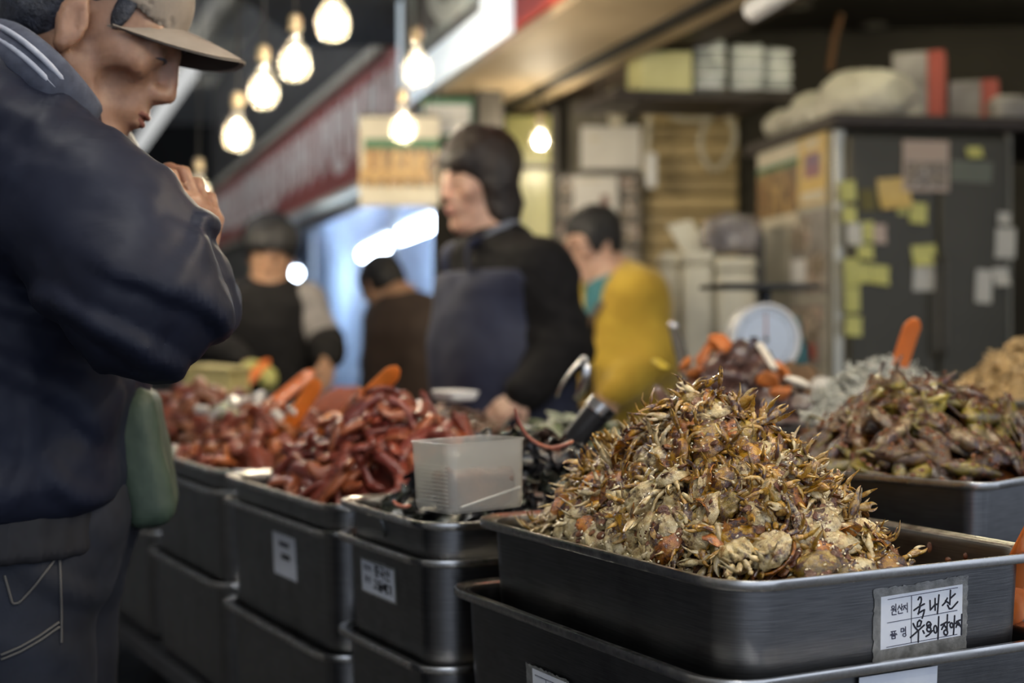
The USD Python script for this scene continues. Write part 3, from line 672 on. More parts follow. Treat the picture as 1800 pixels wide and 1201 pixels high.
for r, a in spots:
    u, v = heap_uv(r, a); p, n, _ = heap_point(u, v)
    z = (p[2] - .905) / HH; pale = rg.random() < (0.62 if z < 0.38 and v < HC[1] + .03 else 0.10)
    k = rg.integers(6, 9) if pale else rg.integers(0, 6)
    flip = rg.random() < (0.45 if pale else 0.3)
    R = orient(-n if flip else n, 0.6 if r < .8 else .4, rg); s = rg.uniform(1.0, 1.35)
    M = mat4(p - n * rg.uniform(-0.003, 0.009), R, s)
    M = keep_in(M, PV[k])
    if not used[k]: used[k] = True; setm(protos[k], M)
    else: dup(protos[k], 'marinated_crab', M)
for k, was in enumerate(used):
    if not was:
        p, n, _ = heap_point(HC[0], HC[1] + .02 * k - .05); setm(protos[k], mat4(p, orient(n, .5, rg)))
# loose legs, claws and shell scraps in the heap
def make_loose(k, kind):
    rg = np.random.default_rng(300 + k)
    if kind == 'leg':
        t = thing('crab_scrap', 'loose jointed crab leg lying among the heaped crabs', 'crab leg', None, 'loose crab legs in the heap')
        put('leg', leg_mesh((-.016, 0, 0), (1, 0, .1), rg, 1.15, 1.1), m_cleg[k % 2], t, 60)
    elif kind == 'claw':
        t = thing('claw_scrap', 'loose pale crab claw lying among the heaped crabs', 'crab claw', None, 'loose crab claws in the heap')
        a, p, f = claw_mesh((-.014, 0, 0), (1, 0.1, 0), rg, 1.25); put('claw', cat_([a, p]), m_cleg[(k + 1) % 2], t, 60); put('claw_finger', f, m_cleg[1], t, 60)
    else:
        t = thing('crab_shell_piece', 'loose curved amber crab shell piece among the heaped crabs', 'crab shell', None, 'loose crab shells in the heap')
        x, y = np.meshgrid(np.linspace(-1, 1, 12), np.linspace(-1, 1, 10), indexing='ij'); w = rg.uniform(.010, .015)
        X = x * .019 * (1 - .25 * y ** 2); Y = y * w * (1 - .5 * np.abs(x) ** 2); Z = -.30 * (X ** 2 + 2.2 * Y ** 2) / .019
        P = np.stack([X, Y, Z], -1); P += (meshkit.fbm(P * 160 + k * 9, 3)[..., None] - .5) * .006; put('shell', thick(P, .0010), m_crab[(2, 0, 2)[k % 3]], t, True)
    return t
for kind, n_, nm in (('leg', 60, 'crab_scrap'), ('claw', 40, 'claw_scrap'), ('shell', 120, 'crab_shell_piece')):
    pr = [make_loose(k, kind) for k in range(4)]; pv = [verts(p) for p in pr]
    for i in range(n_):
        r, a = math.sqrt(rg.random()) * .90, rg.uniform(0, 6.283); u, v = heap_uv(r, a)
        p, n, _ = heap_point(u, v); q = unit(n * rg.uniform(-.1, .35) + rg.normal(size=3) * .8); x = q
        R = frame(unit(n + .7 * rg.normal(size=3)) if kind == 'shell' else np.cross(x, rg.normal(size=3)), x)
        M = mat4(p + n * rg.uniform(.000, .008), R, rg.uniform(.85, 1.2))
        M = keep_in(M, pv[i % 4]); setm(pr[i], M) if i < 4 else dup(pr[i % 4], nm, M)

# ---------------------------------------------------------------- generic heaps of pieces
def mound(c, R, A, B, H, pw=1.5, seed=0):
    def f(x, y):
        r = np.sqrt((x / A) ** 2 + (y / B) ** 2); return H * (1 - np.minimum(r, 1) ** pw) * (1 + .16 * (meshkit.noise(np.array([[x * 18 + seed, y * 18, 3.3]]))[0] - .5))
    def at_(x, y):
        e = .004; gx = (f(x + e, y) - f(x - e, y)) / (2 * e); gy = (f(x, y + e) - f(x, y - e)) / (2 * e)
        return np.asarray(c) + R @ np.array([x, y, f(x, y)]), R @ unit([-gx, -gy, 1])
    return at_
def core(name, label, mat, c, R, A, B, H, pw, sink, seed, disp=.02, fq=40, cat='food'):
    at_ = mound(c, R, A, B, H, pw, seed); P = np.zeros((25, 48, 3))
    for i in range(24):
        for j in range(48):
            a = 2 * np.pi * j / 48; r = .97 * i / 23; p, n = at_(A * r * math.cos(a), B * r * math.sin(a)); P[i, j] = p - n * sink
    P[24] = P[23] - [0, 0, .05]; P[0] = P[0].mean(0)
    P[1:24] += (meshkit.fbm(P[1:24].reshape(-1, 3) * fq, 4).reshape(23, 48, 1) - .5) * disp
    return put(name, grid_mesh(np.concatenate([P, P[:, :1]], 1)), mat, None, True, label, cat, kind='stuff')
def heap(protos, name, N, c, R, A, B, H, pw=1.5, tilt=.5, along=0.35, lift=(-.006, .006), s=(.85, 1.2), seed=0, squash=1.0):
    "pieces lie along the surface: x axis of a piece near the tangent plane"
    rg = np.random.default_rng(seed); at_ = mound(c, R, A, B, H, pw, seed)
    for i in range(N):
        r = math.sqrt((i + .5) / N); a = i * gold + rg.normal() * .2
        p, n = at_(A * r * math.cos(a), B * r * math.sin(a)); x = unit(np.cross(n, rg.normal(size=3))); x = unit(x + along * rg.normal() * n)
        R2 = frame(unit(n + tilt * rg.normal(size=3) * .6), x); R2 = np.stack([x, unit(np.cross(np.cross(x, R2[:, 2]), x) @ np.eye(3)) if False else np.cross(R2[:, 2] - x * (R2[:, 2] @ x), x) / max(np.linalg.norm(R2[:, 2] - x * (R2[:, 2] @ x)), 1e-9), unit(R2[:, 2] - x * (R2[:, 2] @ x))], 1)
        M = mat4(p + n * rg.uniform(*lift), R2, rg.uniform(*s))
        k = i % len(protos)
        setm(protos[k], M) if i < len(protos) else dup(protos[k], name, M)

# pickled chili peppers
m_pep = [crabmat('pickled_pepper_olive', ((.022, .018, .004), (.13, .105, .022), (.26, .22, .06)), 38, (.44, .56), .3, 1.0), crabmat('pickled_pepper_dark', ((.014, .007, .004), (.06, .030, .012), (.15, .10, .03)), 38, (.42, .54), .3, 1.0),
         crabmat('pickled_pepper_speckled', ((.03, .02, .012), (.12, .085, .045), (.30, .25, .16)), 60, (.44, .56), .3, 1.0)]
def make_pepper(k):
    rg = np.random.default_rng(500 + k); t = thing('pickled_pepper', 'glossy dark pickled chili pepper with stem, in the heap in the right-hand pan', 'chili pepper', None, 'pickled peppers in the right-hand pan')
    L = rg.uniform(.075, .105); b = rg.uniform(-.016, .016); c2 = rg.uniform(-.008, .008)
    pts = spline([(-L / 2, 0, 0), (-L / 5, b * .5, c2 * .5), (L / 6, b * .7, c2), (L / 2, -b * .6, -c2)], 16); R_ = rg.uniform(.0100, .0145)
    rad = np.interp(np.linspace(0, 1, 16), [0, .04, .12, .3, .55, .8, .95, 1], np.array([.25, .7, .95, 1, .85, .5, .2, .04])) * R_
    m = tube(pts, rad, 12, flat=rg.uniform(.55, .9)); m.vertices += (meshkit.noise(m.vertices * 160 + k)[:, None] - .5) * .0025
    put('pod', m, m_pep[k % 3], t, True)
    d = unit(pts[0] - pts[1]); put('stem', tube(spline([pts[0] - d * .002, pts[0] + d * .008, pts[0] + d * .017 + [0, .004, .004], pts[0] + d * .024 + [0, .009, .006]], 7), [.0034, .0026, .0018, .0016, .0016, .0018, .0020], 7), m_pep[k % 2], t, 60)
    gl = [ico(pts[i] + [0, 0, R_ * .75] + rg.normal(size=3) * .002, (.004, .003, .0018), 1) for i in rg.integers(2, 14, 5)]; put('sauce', cat_(gl), m_sauce, t, True, kind='stuff')
    return t
cP = c6.copy(); cP[2] = .948
core('pepper_sauce_mass', 'dark sauce and pepper scraps under the pickled peppers', m_sauce, cP, RE, .188, .228, .100, 1.6, .018, 3)
heap([make_pepper(k) for k in range(8)], 'pickled_pepper', 185, cP, RE, .182, .218, .112, 1.6, .5, .30, (-.004, .012), (.85, 1.25), 21)

# red squid strips
m_strip = [pm('red_squid_strip_%d' % k, a, b, 14, .36, bump=.35, bscale=120, coat=.2, rnd=.25, bdist=.001, sss=.0) for k, (a, b) in enumerate((((.15, .026, .015), (.27, .056, .028)), ((.12, .021, .016), (.21, .043, .026)), ((.21, .050, .018), (.31, .09, .034))))]
def make_strip(k):
    rg = np.random.default_rng(600 + k); L = rg.uniform(.07, .12)
    t = thing('squid_strip', 'thick curled red chili-coated squid strip in the tall red heap', 'squid strip', None, 'squid strips in the tall red heap')
    pts = spline([(-L / 2, rg.uniform(-.02, .02), 0), (-L / 5, rg.uniform(-.012, .012), rg.uniform(-.004, .008)), (L / 6, rg.uniform(-.012, .012), rg.uniform(-.004, .008)), (L / 2, rg.uniform(-.025, .025), -.004)], 15)
    m = tube(pts, np.r_[.0028, np.full(13, rg.uniform(.0075, .0115)), .004], 9, flat=.6); m.vertices += (meshkit.noise(m.vertices * 170 + k)[:, None] - .5) * .0035
    put('strip', m, m_strip[k % 3], t, True); return t
cS = uv(1.175, .186, .880)
core('squid_mass', 'inner mass of the red squid strip heap', m_strip[1], cS, RUV, .235, .165, .125, 1.5, .016, 5)
heap([make_strip(k) for k in range(9)], 'squid_strip', 215, cS, RUV, .25, .175, .138, 1.5, .6, .4, (-.006, .012), (.9, 1.2), 31)

# orange radish kimchi, farther pans of red kimchi
def make_piece(k, name, label, group, mats, L=(.03, .055), th=(.008, .014), cat='kimchi'):
    rg = np.random.default_rng(700 + k); t = thing(name, label, cat, None, group)
    l = rg.uniform(*L); pts = spline([(-l / 2, 0, 0), (0, rg.uniform(-.006, .006), rg.uniform(0, .006)), (l / 2, rg.uniform(-.006, .006), 0)], 8)
    m = tube(pts, np.r_[.004, np.full(6, rg.uniform(*th)), .004], 8, flat=.55); m.vertices += (meshkit.fbm(m.vertices * 120 + k, 3)[:, None] - .5) * .009
    put('piece', m, mats[k % len(mats)], t, True); return t
m_kim = [pm('radish_kimchi_%d' % k, tuple(x * .8 for x in a), tuple(x * .8 for x in b), 20, .42, bump=.5, bscale=100, coat=.2, rnd=.3, spec=.35) for k, (a, b) in enumerate((((.40, .10, .03), (.52, .18, .055)), ((.26, .05, .025), (.40, .10, .05)), ((.20, .05, .03), (.34, .10, .06))))]
cK = uv(1.735, .18, .880)
core('kimchi_mass', 'inner mass of the orange radish kimchi', m_kim[1], cK, RUV, .235, .17, .095, 1.4, .014, 6)
heap([make_piece(k, 'radish_kimchi', 'orange-red radish kimchi piece in the pan beyond the squid strips', 'radish kimchi pieces', m_kim) for k in range(6)], 'radish_kimchi', 230, cK, RUV, .24, .175, .105, 1.4, .7, .5, (-.004, .012), (.9, 1.3), 41)
m_dkim = [pm('dark_kimchi_%d' % k, tuple(x * .8 for x in a), tuple(x * .8 for x in b), 18, .42, bump=.5, bscale=90, coat=.2, rnd=.35, spec=.35) for k, (a, b) in enumerate((((.16, .032, .018), (.30, .075, .035)), ((.22, .07, .03), (.36, .16, .08))))]
cK5 = uv(2.265, .18, .885)
core('dark_kimchi_mass', 'inner mass of the dark kimchi by the customer', m_dkim[0], cK5, RUV, .24, .17, .11, 1.4, .014, 7)
heap([make_piece(20 + k, 'cabbage_kimchi', 'dark red cabbage kimchi piece beside the green bag', 'cabbage kimchi pieces', m_dkim, (.05, .08), (.012, .02)) for k in range(6)], 'cabbage_kimchi', 130, cK5, RUV, .245, .175, .12, 1.4, .7, .5, (-.004, .012), (.9, 1.3), 42)
cK6 = uv(2.82, .18, .885)
core('far_kimchi', 'low heap of red kimchi in the farthest pan', m_dkim[1], cK6, RUV, .24, .17, .10, 1.4, .0, 8, .03, 30)
m_mound = pm('red_paste_mound', (.17, .030, .013), (.27, .065, .026), 22, .75, bump=.9, bscale=60, spec=.15)
cM = uv(2.28, .56, .893)
core('red_mound', 'broad smooth red mound of chili-seasoned food behind the orange spoons', m_mound, cM, RUV, .315, .125, .105, 1.9, .0, 9, .03, 45)
# white radish bits and green onion on the kimchi
m_wbit = pm('white_radish_bit', (.66, .62, .55), (.78, .76, .70), 30, .3, coat=.5); m_grn = pm('green_onion', (.14, .22, .09), (.30, .38, .20), 30, .35, coat=.4)
for i, (px, py, d) in enumerate(((452, 697, 2.98), (382, 728, 2.92), (488, 732, 2.78), (458, 712, 2.95), (520, 718, 2.76), (356, 722, 2.98), (412, 706, 2.98), (427, 702, 3.02))):
    m = box((-.016, -.011, -.007), (.016, .011, .007), bevel=.003); m.vertices += (meshkit.noise(m.vertices * 90 + i)[:, None] - .5) * .006
    put('radish_bit', m, m_wbit, None, 40, 'small white radish bit lying on the red kimchi', 'radish', 'white radish bits on the kimchi', M=mat4(at(px, py, d), rot(unit(rg.normal(size=3)), 1.0)))
for i, (px, py, d) in enumerate(((392, 722, 2.93), (410, 733, 2.88), (402, 715, 2.96), (398, 728, 2.90))):
    put('green_onion', tube(spline([(-.03, 0, 0), (0, .006, .008), (.03, -.004, 0)], 8), [.003, .006, .007, .007, .006, .006, .005, .003], 8, flat=.4), m_grn, None, True, 'green onion strip on the red kimchi', 'green onion', 'green onion strips on the kimchi', M=mat4(at(px, py, d), rotz(i * .7)))

# black glossy leaves
m_blk = [pm('black_leaf_%d' % k, a, b, 30, .22, bump=.5, bscale=120, coat=.8, rnd=.4) for k, (a, b) in enumerate((((.006, .006, .008), (.022, .022, .026)), ((.010, .007, .007), (.05, .028, .02)), ((.012, .014, .010), (.045, .05, .035))))]
def make_leaf(k):
    rg = np.random.default_rng(800 + k); t = thing('black_leaf', 'crumpled glossy black seasoned leaf behind the plastic box', 'leaf', None, 'black seasoned leaves')
    x, y = np.meshgrid(np.linspace(-1, 1, 12), np.linspace(-1, 1, 8), indexing='ij'); L, W = rg.uniform(.018, .03), rg.uniform(.008, .014)
    P = np.stack([x * L, y * W * (1 - .7 * x ** 2), .006 * np.sin(3 * x + k) + .004 * y ** 2], -1); P += (meshkit.fbm(P * 110 + k * 7, 3)[..., None] - .5) * .014
    put('leaf', thick(P, .0015), m_blk[k % 3], t, True); return t
cL = uv(.735, .19, .893)
core('black_leaf_mass', 'inner mass of the black seasoned leaves', m_blk[0], cL, RUV, .14, .19, .085, 1.7, .012, 11)
heap([make_leaf(k) for k in range(8)], 'black_leaf', 230, cL, RUV, .145, .195, .095, 1.7, .8, .5, (-.004, .010), (.9, 1.3), 51)
m_rs = pm('reddish_pepper_strip', (.16, .028, .012), (.28, .07, .03), 30, .3, coat=.6)
for i, pp in enumerate((((905, 718), (930, 770), (985, 790)), ((1008, 775), (990, 783), (960, 788)), ((690, 880), (705, 890), (722, 888)))):
    pts = [at(px, py, 1.83) for px, py in pp]
    put('pepper_strip', tube(spline(pts, 10), [.003] + [.0055] * 8 + [.002], 8, flat=.5), m_rs, None, True, ['long reddish pepper strip across the black leaves', 'short reddish strip at the right edge of the black leaves', 'reddish strip low among the black leaves left of the plastic box'][i], 'pepper strip')

# green garlic stems, brown strips
def make_stem(k, name, label, group, mats, cat):
    rg = np.random.default_rng(900 + k); t = thing(name, label, cat, None, group); L = rg.uniform(.05, .085)
    put('stem', tube(spline([(-L / 2, 0, 0), (0, rg.uniform(-.012, .012), .006), (L / 2, rg.uniform(-.01, .01), 0)], 8), [.003] + [rg.uniform(.004, .0065)] * 6 + [.003], 8, flat=.7), mats[k % len(mats)], t, True); return t
m_gs = [pm('garlic_stem_%d' % k, a, b, 25, .3, coat=.5, rnd=.3) for k, (a, b) in enumerate((((.10, .13, .05), (.22, .25, .12)), ((.30, .33, .22), (.48, .50, .38)), ((.03, .035, .02), (.08, .09, .05))))]
cG = uv(1.19, .54, .912)
core('garlic_stem_mass', 'dark mass under the green garlic stems', m_gs[2], cG, RUV, .21, .10, .05, 1.6, .012, 13)
heap([make_stem(k, 'garlic_stem', 'green garlic stem in the pan before the middle seller', 'green garlic stems', m_gs, 'garlic stem') for k in range(6)], 'garlic_stem', 150, cG, RUV, .22, .105, .06, 1.6, .7, .4, (-.003, .012), (.9, 1.2), 61)
m_br = [pm('braised_strip_%d' % k, a, b, 25, .35, coat=.5, rnd=.3) for k, (a, b) in enumerate((((.10, .045, .025), (.20, .10, .06)), ((.16, .09, .05), (.30, .19, .12))))]
cB2 = uv(1.685, .54, .915)
core('braised_mass', 'inner mass of the brown braised strips', m_br[0], cB2, RUV, .22, .10, .04, 1.6, .008, 14)
heap([make_stem(30 + k, 'braised_strip', 'brown braised strip in the low pan before the middle seller', 'brown braised strips', m_br, 'braised strip') for k in range(5)], 'braised_strip', 110, cB2, RUV, .225, .105, .045, 1.6, .6, .3, (-.003, .01), (.9, 1.2), 71)

# piles at the right: dark perilla with orange carrot, brown pile, anchovies, tan strips
def tray(c, L, W, z, dep, label, R=RE): 
    return make_pan(mat4((c[0], c[1], z), R), L, W, dep, label, r=.035)
q8 = at(1300, 700, 2.56); tray(q8, .31, .31, .975, .078, 'shallow pan of dark leaves and orange carrot behind the crabs')
m_pur = [pm('perilla_dark_%d' % k, a, b, 20, .25, bump=.4, bscale=80, coat=.8, rnd=.3) for k, (a, b) in enumerate((((.035, .016, .014), (.10, .05, .04)), ((.05, .03, .028), (.14, .085, .075))))]
c8 = np.array([q8[0], q8[1], .965])
core('perilla_mass', 'inner mass of the dark seasoned leaves with carrot', m_pur[0], c8, RE, .14, .14, .145, 1.2, .01, 15)
def make_perilla(k):
    rg = np.random.default_rng(1000 + k); t = thing('seasoned_leaf', 'dark purplish glossy seasoned leaf in the pan with orange carrot', 'leaf', None, 'dark seasoned leaves with carrot')
    x, y = np.meshgrid(np.linspace(-1, 1, 10), np.linspace(-1, 1, 8), indexing='ij'); P = np.stack([x * .032, y * .024 * (1 - .6 * x ** 2), .01 * np.sin(2.4 * x + k) - .012 * y ** 2], -1)
    P += (meshkit.fbm(P * 70 + k * 5, 3)[..., None] - .5) * .018; put('leaf', thick(P, .002), m_pur[k % 2], t, True); return t
heap([make_perilla(k) for k in range(5)], 'seasoned_leaf', 110, c8, RE, .145, .145, .150, 1.2, .7, .4, (-.002, .012), (.9, 1.3), 81)
m_car = pm('orange_carrot', (.40, .10, .018), (.50, .16, .035), 15, .4, coat=.3, rnd=.2)
for i, (px, py, d, s) in enumerate(((1268, 606, 2.58, 1.3), (1238, 626, 2.58, 1.1), (1205, 640, 2.58, 1.0), (1218, 657, 2.54, 1.0), (1338, 640, 2.56, 1.4), (1352, 668, 2.46, 1.1), (1380, 660, 2.48, 1.2), (1374, 690, 2.42, 1.1), (1310, 622, 2.62, 1.2))):
    g = ico((0, 0, 0), (.020, .013, .007), 2); g.vertices += (meshkit.noise(g.vertices * 60 + i * 3)[:, None] - .5) * [.02, .02, .01]
    put('carrot_piece', g, m_car, None, True, f'orange carrot slice stuck in the dark leaves, {["at the very top","just below the top","at the far left edge","low on the left","upper right of the top","in the middle right","at the right end","lowest on the right","behind the top"][i]}', 'carrot', M=mat4(at(px, py, d), rot(unit(rg.normal(size=3)), 1.2), s))
m_wst = pm('white_radish_stick', (.66, .60, .50), (.74, .70, .62), 20, .4)
put('radish_stick', tube([at(1335, 606, 2.48), at(1362, 648, 2.42)], [.0075, .0065], 10, flat=.7), m_wst, None, 40, 'pale radish stick leaning on the carrot slices', 'radish')
put('radish_slice', ico(at(1402, 672, 2.36), (.024, .012, .008), 2, rot((0, 1, 0), .35)), m_wst, None, True, 'small white slice between carrot and peppers', 'radish')
q9 = at(1392, 655, 3.0); tray(q9, .40, .36, .975, .078, 'shallow pan of brown dried pile before the scale')
m_brn = pm('brown_dried_pile', (.085, .045, .022), (.22, .13, .07), 40, .55, bump=.8, bscale=70, rnd=.2)
c9 = np.array([q9[0], q9[1], .965])
core('brown_pile', 'coarse brown dried pile between carrot slices and scale', m_brn, c9, RE, .19, .165, .115, 1.2, .0, 16, .045, 55)
# anchovies: nobody could count them
q7 = at(1555, 700, 2.50); tray(q7, .34, .36, .985, .088, 'shallow pan of small dried anchovies with an orange spoon')
c7 = np.array([q7[0], q7[1], .975]); m_anc = pm('dried_anchovy', (.22, .23, .20), (.42, .43, .39), 60, .3, coat=.4, c3=(.56, .57, .53), rnd=.3)
core('anchovy_mass', 'inner mass of the dried anchovies', m_anc, c7, RE, .155, .165, .095, 1.5, .006, 17, .02, 70)
an = tube(spline([(-.018, 0, 0), (-.006, .001, .001), (.006, 0, .001), (.018, -.002, 0)], 9), [.0006, .0022, .0032, .0034, .0031, .0025, .0017, .0009, .0022], 7, flat=.55)
def scatter(name, label, mesh, mat, N, c, R, A, B, H, pw, seed, cat, s=(.8, 1.3), lift=(0, .008), along=.4):
    rg = np.random.default_rng(seed); at_ = mound(c, R, A, B, H, pw, seed); pi = UsdGeom.PointInstancer.Define(stage, numbered('/World', name)); root = str(pi.GetPath())
    usdkit.mesh(stage, root + '/piece', mesh, mat, True); pos, ori, sc = [], [], []
    for i in range(N):
        r = math.sqrt(rg.random()); a = rg.uniform(0, 6.283); p, n = at_(A * r * math.cos(a), B * r * math.sin(a)); x = unit(np.cross(n, rg.normal(size=3)) + along * rg.normal(size=3))
        q = trimesh.transformations.quaternion_from_matrix(mat4((0, 0, 0), frame(np.cross(x, rg.normal(size=3)), x))); pos.append(p + n * rg.uniform(*lift)); ori.append(q); sc.append(rg.uniform(*s))
    pi.CreatePrototypesRel().SetTargets([root + '/piece']); pi.CreateProtoIndicesAttr([0] * N); pi.CreatePositionsAttr(Vt.Vec3fArray.FromNumpy(np.array(pos, np.float32)))
    pi.CreateOrientationsAttr(Vt.QuathArray([Gf.Quath(float(q[0]), float(q[1]), float(q[2]), float(q[3])) for q in ori])); pi.CreateScalesAttr(Vt.Vec3fArray.FromNumpy(np.repeat(np.array(sc, np.float32)[:, None], 3, 1)))
    _meta(pi.GetPrim(), label, cat, None, 'stuff')
scatter('dried_anchovies', 'grey-green heap of tiny dried anchovies behind the pickled peppers', an, m_anc, 1500, c7, RE, .16, .17, .11, 1.5, 91, 'anchovies')
q10 = at(1835, 712, 2.75)
m_tan = pm('tan_dried_strip', (.34, .22, .09), (.52, .37, .18), 40, .45, coat=.2, rnd=.25)
c10 = np.array([q10[0], q10[1], .965])
tray(q10, .36, .44, 1.015, .118, 'steel tray of tan dried strips at the right edge')
core('tan_mass', 'inner mass of the tan dried strips', m_tan, c10 + [0, 0, .02], RE, .18, .22, .125, 1.5, .006, 18, .03, 50)
ts = tube(spline([(-.02, 0, 0), (0, .004, .003), (.02, -.003, 0)], 7), [.002, .0045, .0055, .0055, .005, .004, .002], 7, flat=.6)
scatter('tan_dried_strips', 'heap of tan dried strips in the tray at the right edge', ts, m_tan, 700, c10 + [0, 0, .02], RE, .185, .225, .135, 1.5, 92, 'dried strips')
# ---------------------------------------------------------------- people
class Sdf:
    def __init__(s, k=.02): s.it, s.k, s.post = [], k, []
    def rc(s, a, b, ra, rb, k=None):
        a, b = np.asarray(a, float), np.asarray(b, float); s.it.append(((a + b) / 2, np.linalg.norm(a - b) / 2 + max(ra, rb), lambda P: rc(P, a, b, ra, rb), k or s.k, 1)); return s
    def ell(s, c, r, R=None, k=None, sub=False):
        c = np.asarray(c, float); s.it.append((c, max(r), lambda P: ell(P, c, r, R), k or s.k, -1 if sub else 1)); return s
    def box(s, c, h, r, R=None, k=None, sub=False):
        c = np.asarray(c, float); s.it.append((c, float(np.linalg.norm(h)), lambda P: rbox(P, c, h, r, R), k or s.k, -1 if sub else 1)); return s
    def chain(s, pts, rr, k=None):
        for i in range(len(pts) - 1): s.rc(pts[i], pts[i + 1], rr[i], rr[i + 1], k)
        return s
    def __call__(s, P):
        d = np.full(len(P), .25)
        for c, r, f, k, sg in s.it:
            m = np.linalg.norm(P - c, axis=1) < r + .15
            if m.any():
                dd = f(P[m]); d[m] = smin(d[m], dd, k) if sg > 0 else smax(d[m], -dd, k)
        for f in s.post: d = f(P, d)
        return d
    def bounds(s, pad=.03):
        c = np.array([i[0] for i in s.it if i[4] > 0]); r = np.array([i[1] for i in s.it if i[4] > 0])[:, None]
        return (c - r).min(0) - pad, (c + r).max(0) + pad
    def mesh(s, h, pad=.03):
        lo, hi = s.bounds(pad); return surf(s, lo, hi, h)

def wrinkle(amp, fq, seed=0, stretch=(1, 1, 1)):
    return lambda P, d: np.where(np.abs(d) < .06, d - amp * (meshkit.fbm(P * fq * np.asarray(stretch) + seed, 3) - .5) * 2, d)
def creases(amp, fq, dirn, seed=0):
    "fold ridges running across dirn"
    dirn = unit(dirn)
    def f(P, d):
        w = meshkit.noise(P * 9 + seed) * 5.0; q = np.sin((P @ dirn) * fq + w); m = meshkit.noise(P * 7 + seed + 9)
        return np.where(np.abs(d) < .06, d - amp * np.clip(q, -.2, 1) * np.clip(m * 1.8 - .4, 0, 1), d)
    return f

def head_frame(fwd, pitch, roll=0):
    f = unit([fwd[0], fwd[1], 0]); l = np.array([-f[1], f[0], 0]); u = np.array([0, 0, 1.0]); p = math.radians(pitch)
    f2 = f * math.cos(p) - u * math.sin(p); u2 = u * math.cos(p) + f * math.sin(p); r = math.radians(roll)
    return np.stack([f2, l * math.cos(r) + u2 * math.sin(r), u2 * math.cos(r) - l * math.sin(r)], 1)
def add_head(S, C, R, s=1.0, old=0.0):
    g = lambda x, y, z: C + R @ (np.array([x, y, z]) * s)
    e = lambda c, r, k=.02, sub=False, T=None: S.ell(g(*c), np.array(r) * s, R if T is None else R @ T, k, sub)
    q = lambda a, b, ra, rb, k=.012: S.rc(g(*a), g(*b), ra * s, rb * s, k)
    e((-.010, 0, .058), (.094, .076, .084)); e((.040, 0, -.004), (.054, .059, .090), .03)
    for y in (-1, 1):
        q((.008, y * .050, -.040), (.066, y * .018, -.088), .022, .018, .025)
        e((.062, y * .046, .000), (.024, .018, .020), .025)
        q((.088, y * .014, .040), (.076, y * .046, .038), .010, .009, .016)
    q((.078, -.006, -.092), (.078, .006, -.092), .018, .018, .02)
    for y in (-1, 1): e((.103, y * .031, .020), (.018, .019, .015), .014, True)
    for y in (-1, 1): e((.082, y * .031, .019), (.0135, .0165, .012), .006)
    q((.095, 0, .034), (.112, 0, -.010), .0085, .0110, .012)
    for y in (-1, 1): e((.102, y * .0125, -.016), (.012, .009, .0085), .008)
    e((.082, 0, -.044), (.020, .029, .024), .02)
    q((.1005, -.015, -.0435), (.1005, .015, -.0435), .0048, .0048, .006); q((.0985, -.013, -.0565), (.0985, .013, -.0565), .0058, .0058, .006)
    e((.108, 0, -.0498), (.008, .024, .0022), .003, True)
    if old:
        for y in (-1, 1):
            e((.088, y * .036, -.028), (.010, .007, .022), .010, True, rot((0, 1, 0), .35)); e((.066, y * .050, -.034), (.02, .012, .020), .016, True)
    for y in (-1, 1):
        T = rot((0, 1, 0), -.22)
        e((-.006, y * .079, .004), (.0185, .0085, .034), .006, False, T); e((-.002, y * .0885, .006), (.0105, .0075, .020), .005, True, T); e((-.004, y * .081, -.026), (.009, .007, .010), .006)
    return g
def add_face_parts(t, C, R, s, m_skin, m_lip, m_hair, lid=.5, brow=True):
    g = lambda x, y, z: C + R @ (np.array([x, y, z]) * s)
    for y in (-1, 1):
        e = put('eye', ico(g(.0815, y * .031, .0175), np.array([.0118, .0135, .0060]) * s, 3, R), m_eyew, t, True)
        put('iris', ico(g(.0905, y * .0305, .0165), np.array([.0030, .0055, .0050]) * s, 2, R), m_iris, e, True)
        put('eyelash', tube(spline([g(.0930, y * .018, .0170), g(.0955, y * .030, .0205), g(.0870, y * .046, .0165)], 8), np.array([.0008, .0016, .0020, .0020, .0020, .0018, .0014, .0006]) * s, 6), m_hair, t, True)
        if brow: put('eyebrow', tube(spline([g(.0985, y * .014, .044), g(.0965, y * .030, .049), g(.084, y * .048, .044)], 8), np.array([.003, .004, .0045, .0045, .004, .0035, .003, .0015]) * s, 7, flat=.6), m_hair, t, True)
    put('lips', cat_([tube(spline([g(.093, -.021, -.0495), g(.1045, -.008, -.0450), g(.1050, 0, -.0462), g(.1045, .008, -.0450), g(.093, .021, -.0495)], 11), np.r_[.0012, np.full(9, .0036), .0012] * s, 7),
                      tube(spline([g(.093, -.019, -.0505), g(.1035, 0, -.0560), g(.093, .019, -.0505)], 9), np.r_[.0012, np.full(7, .0044), .0012] * s, 7)]), m_lip, t, True)
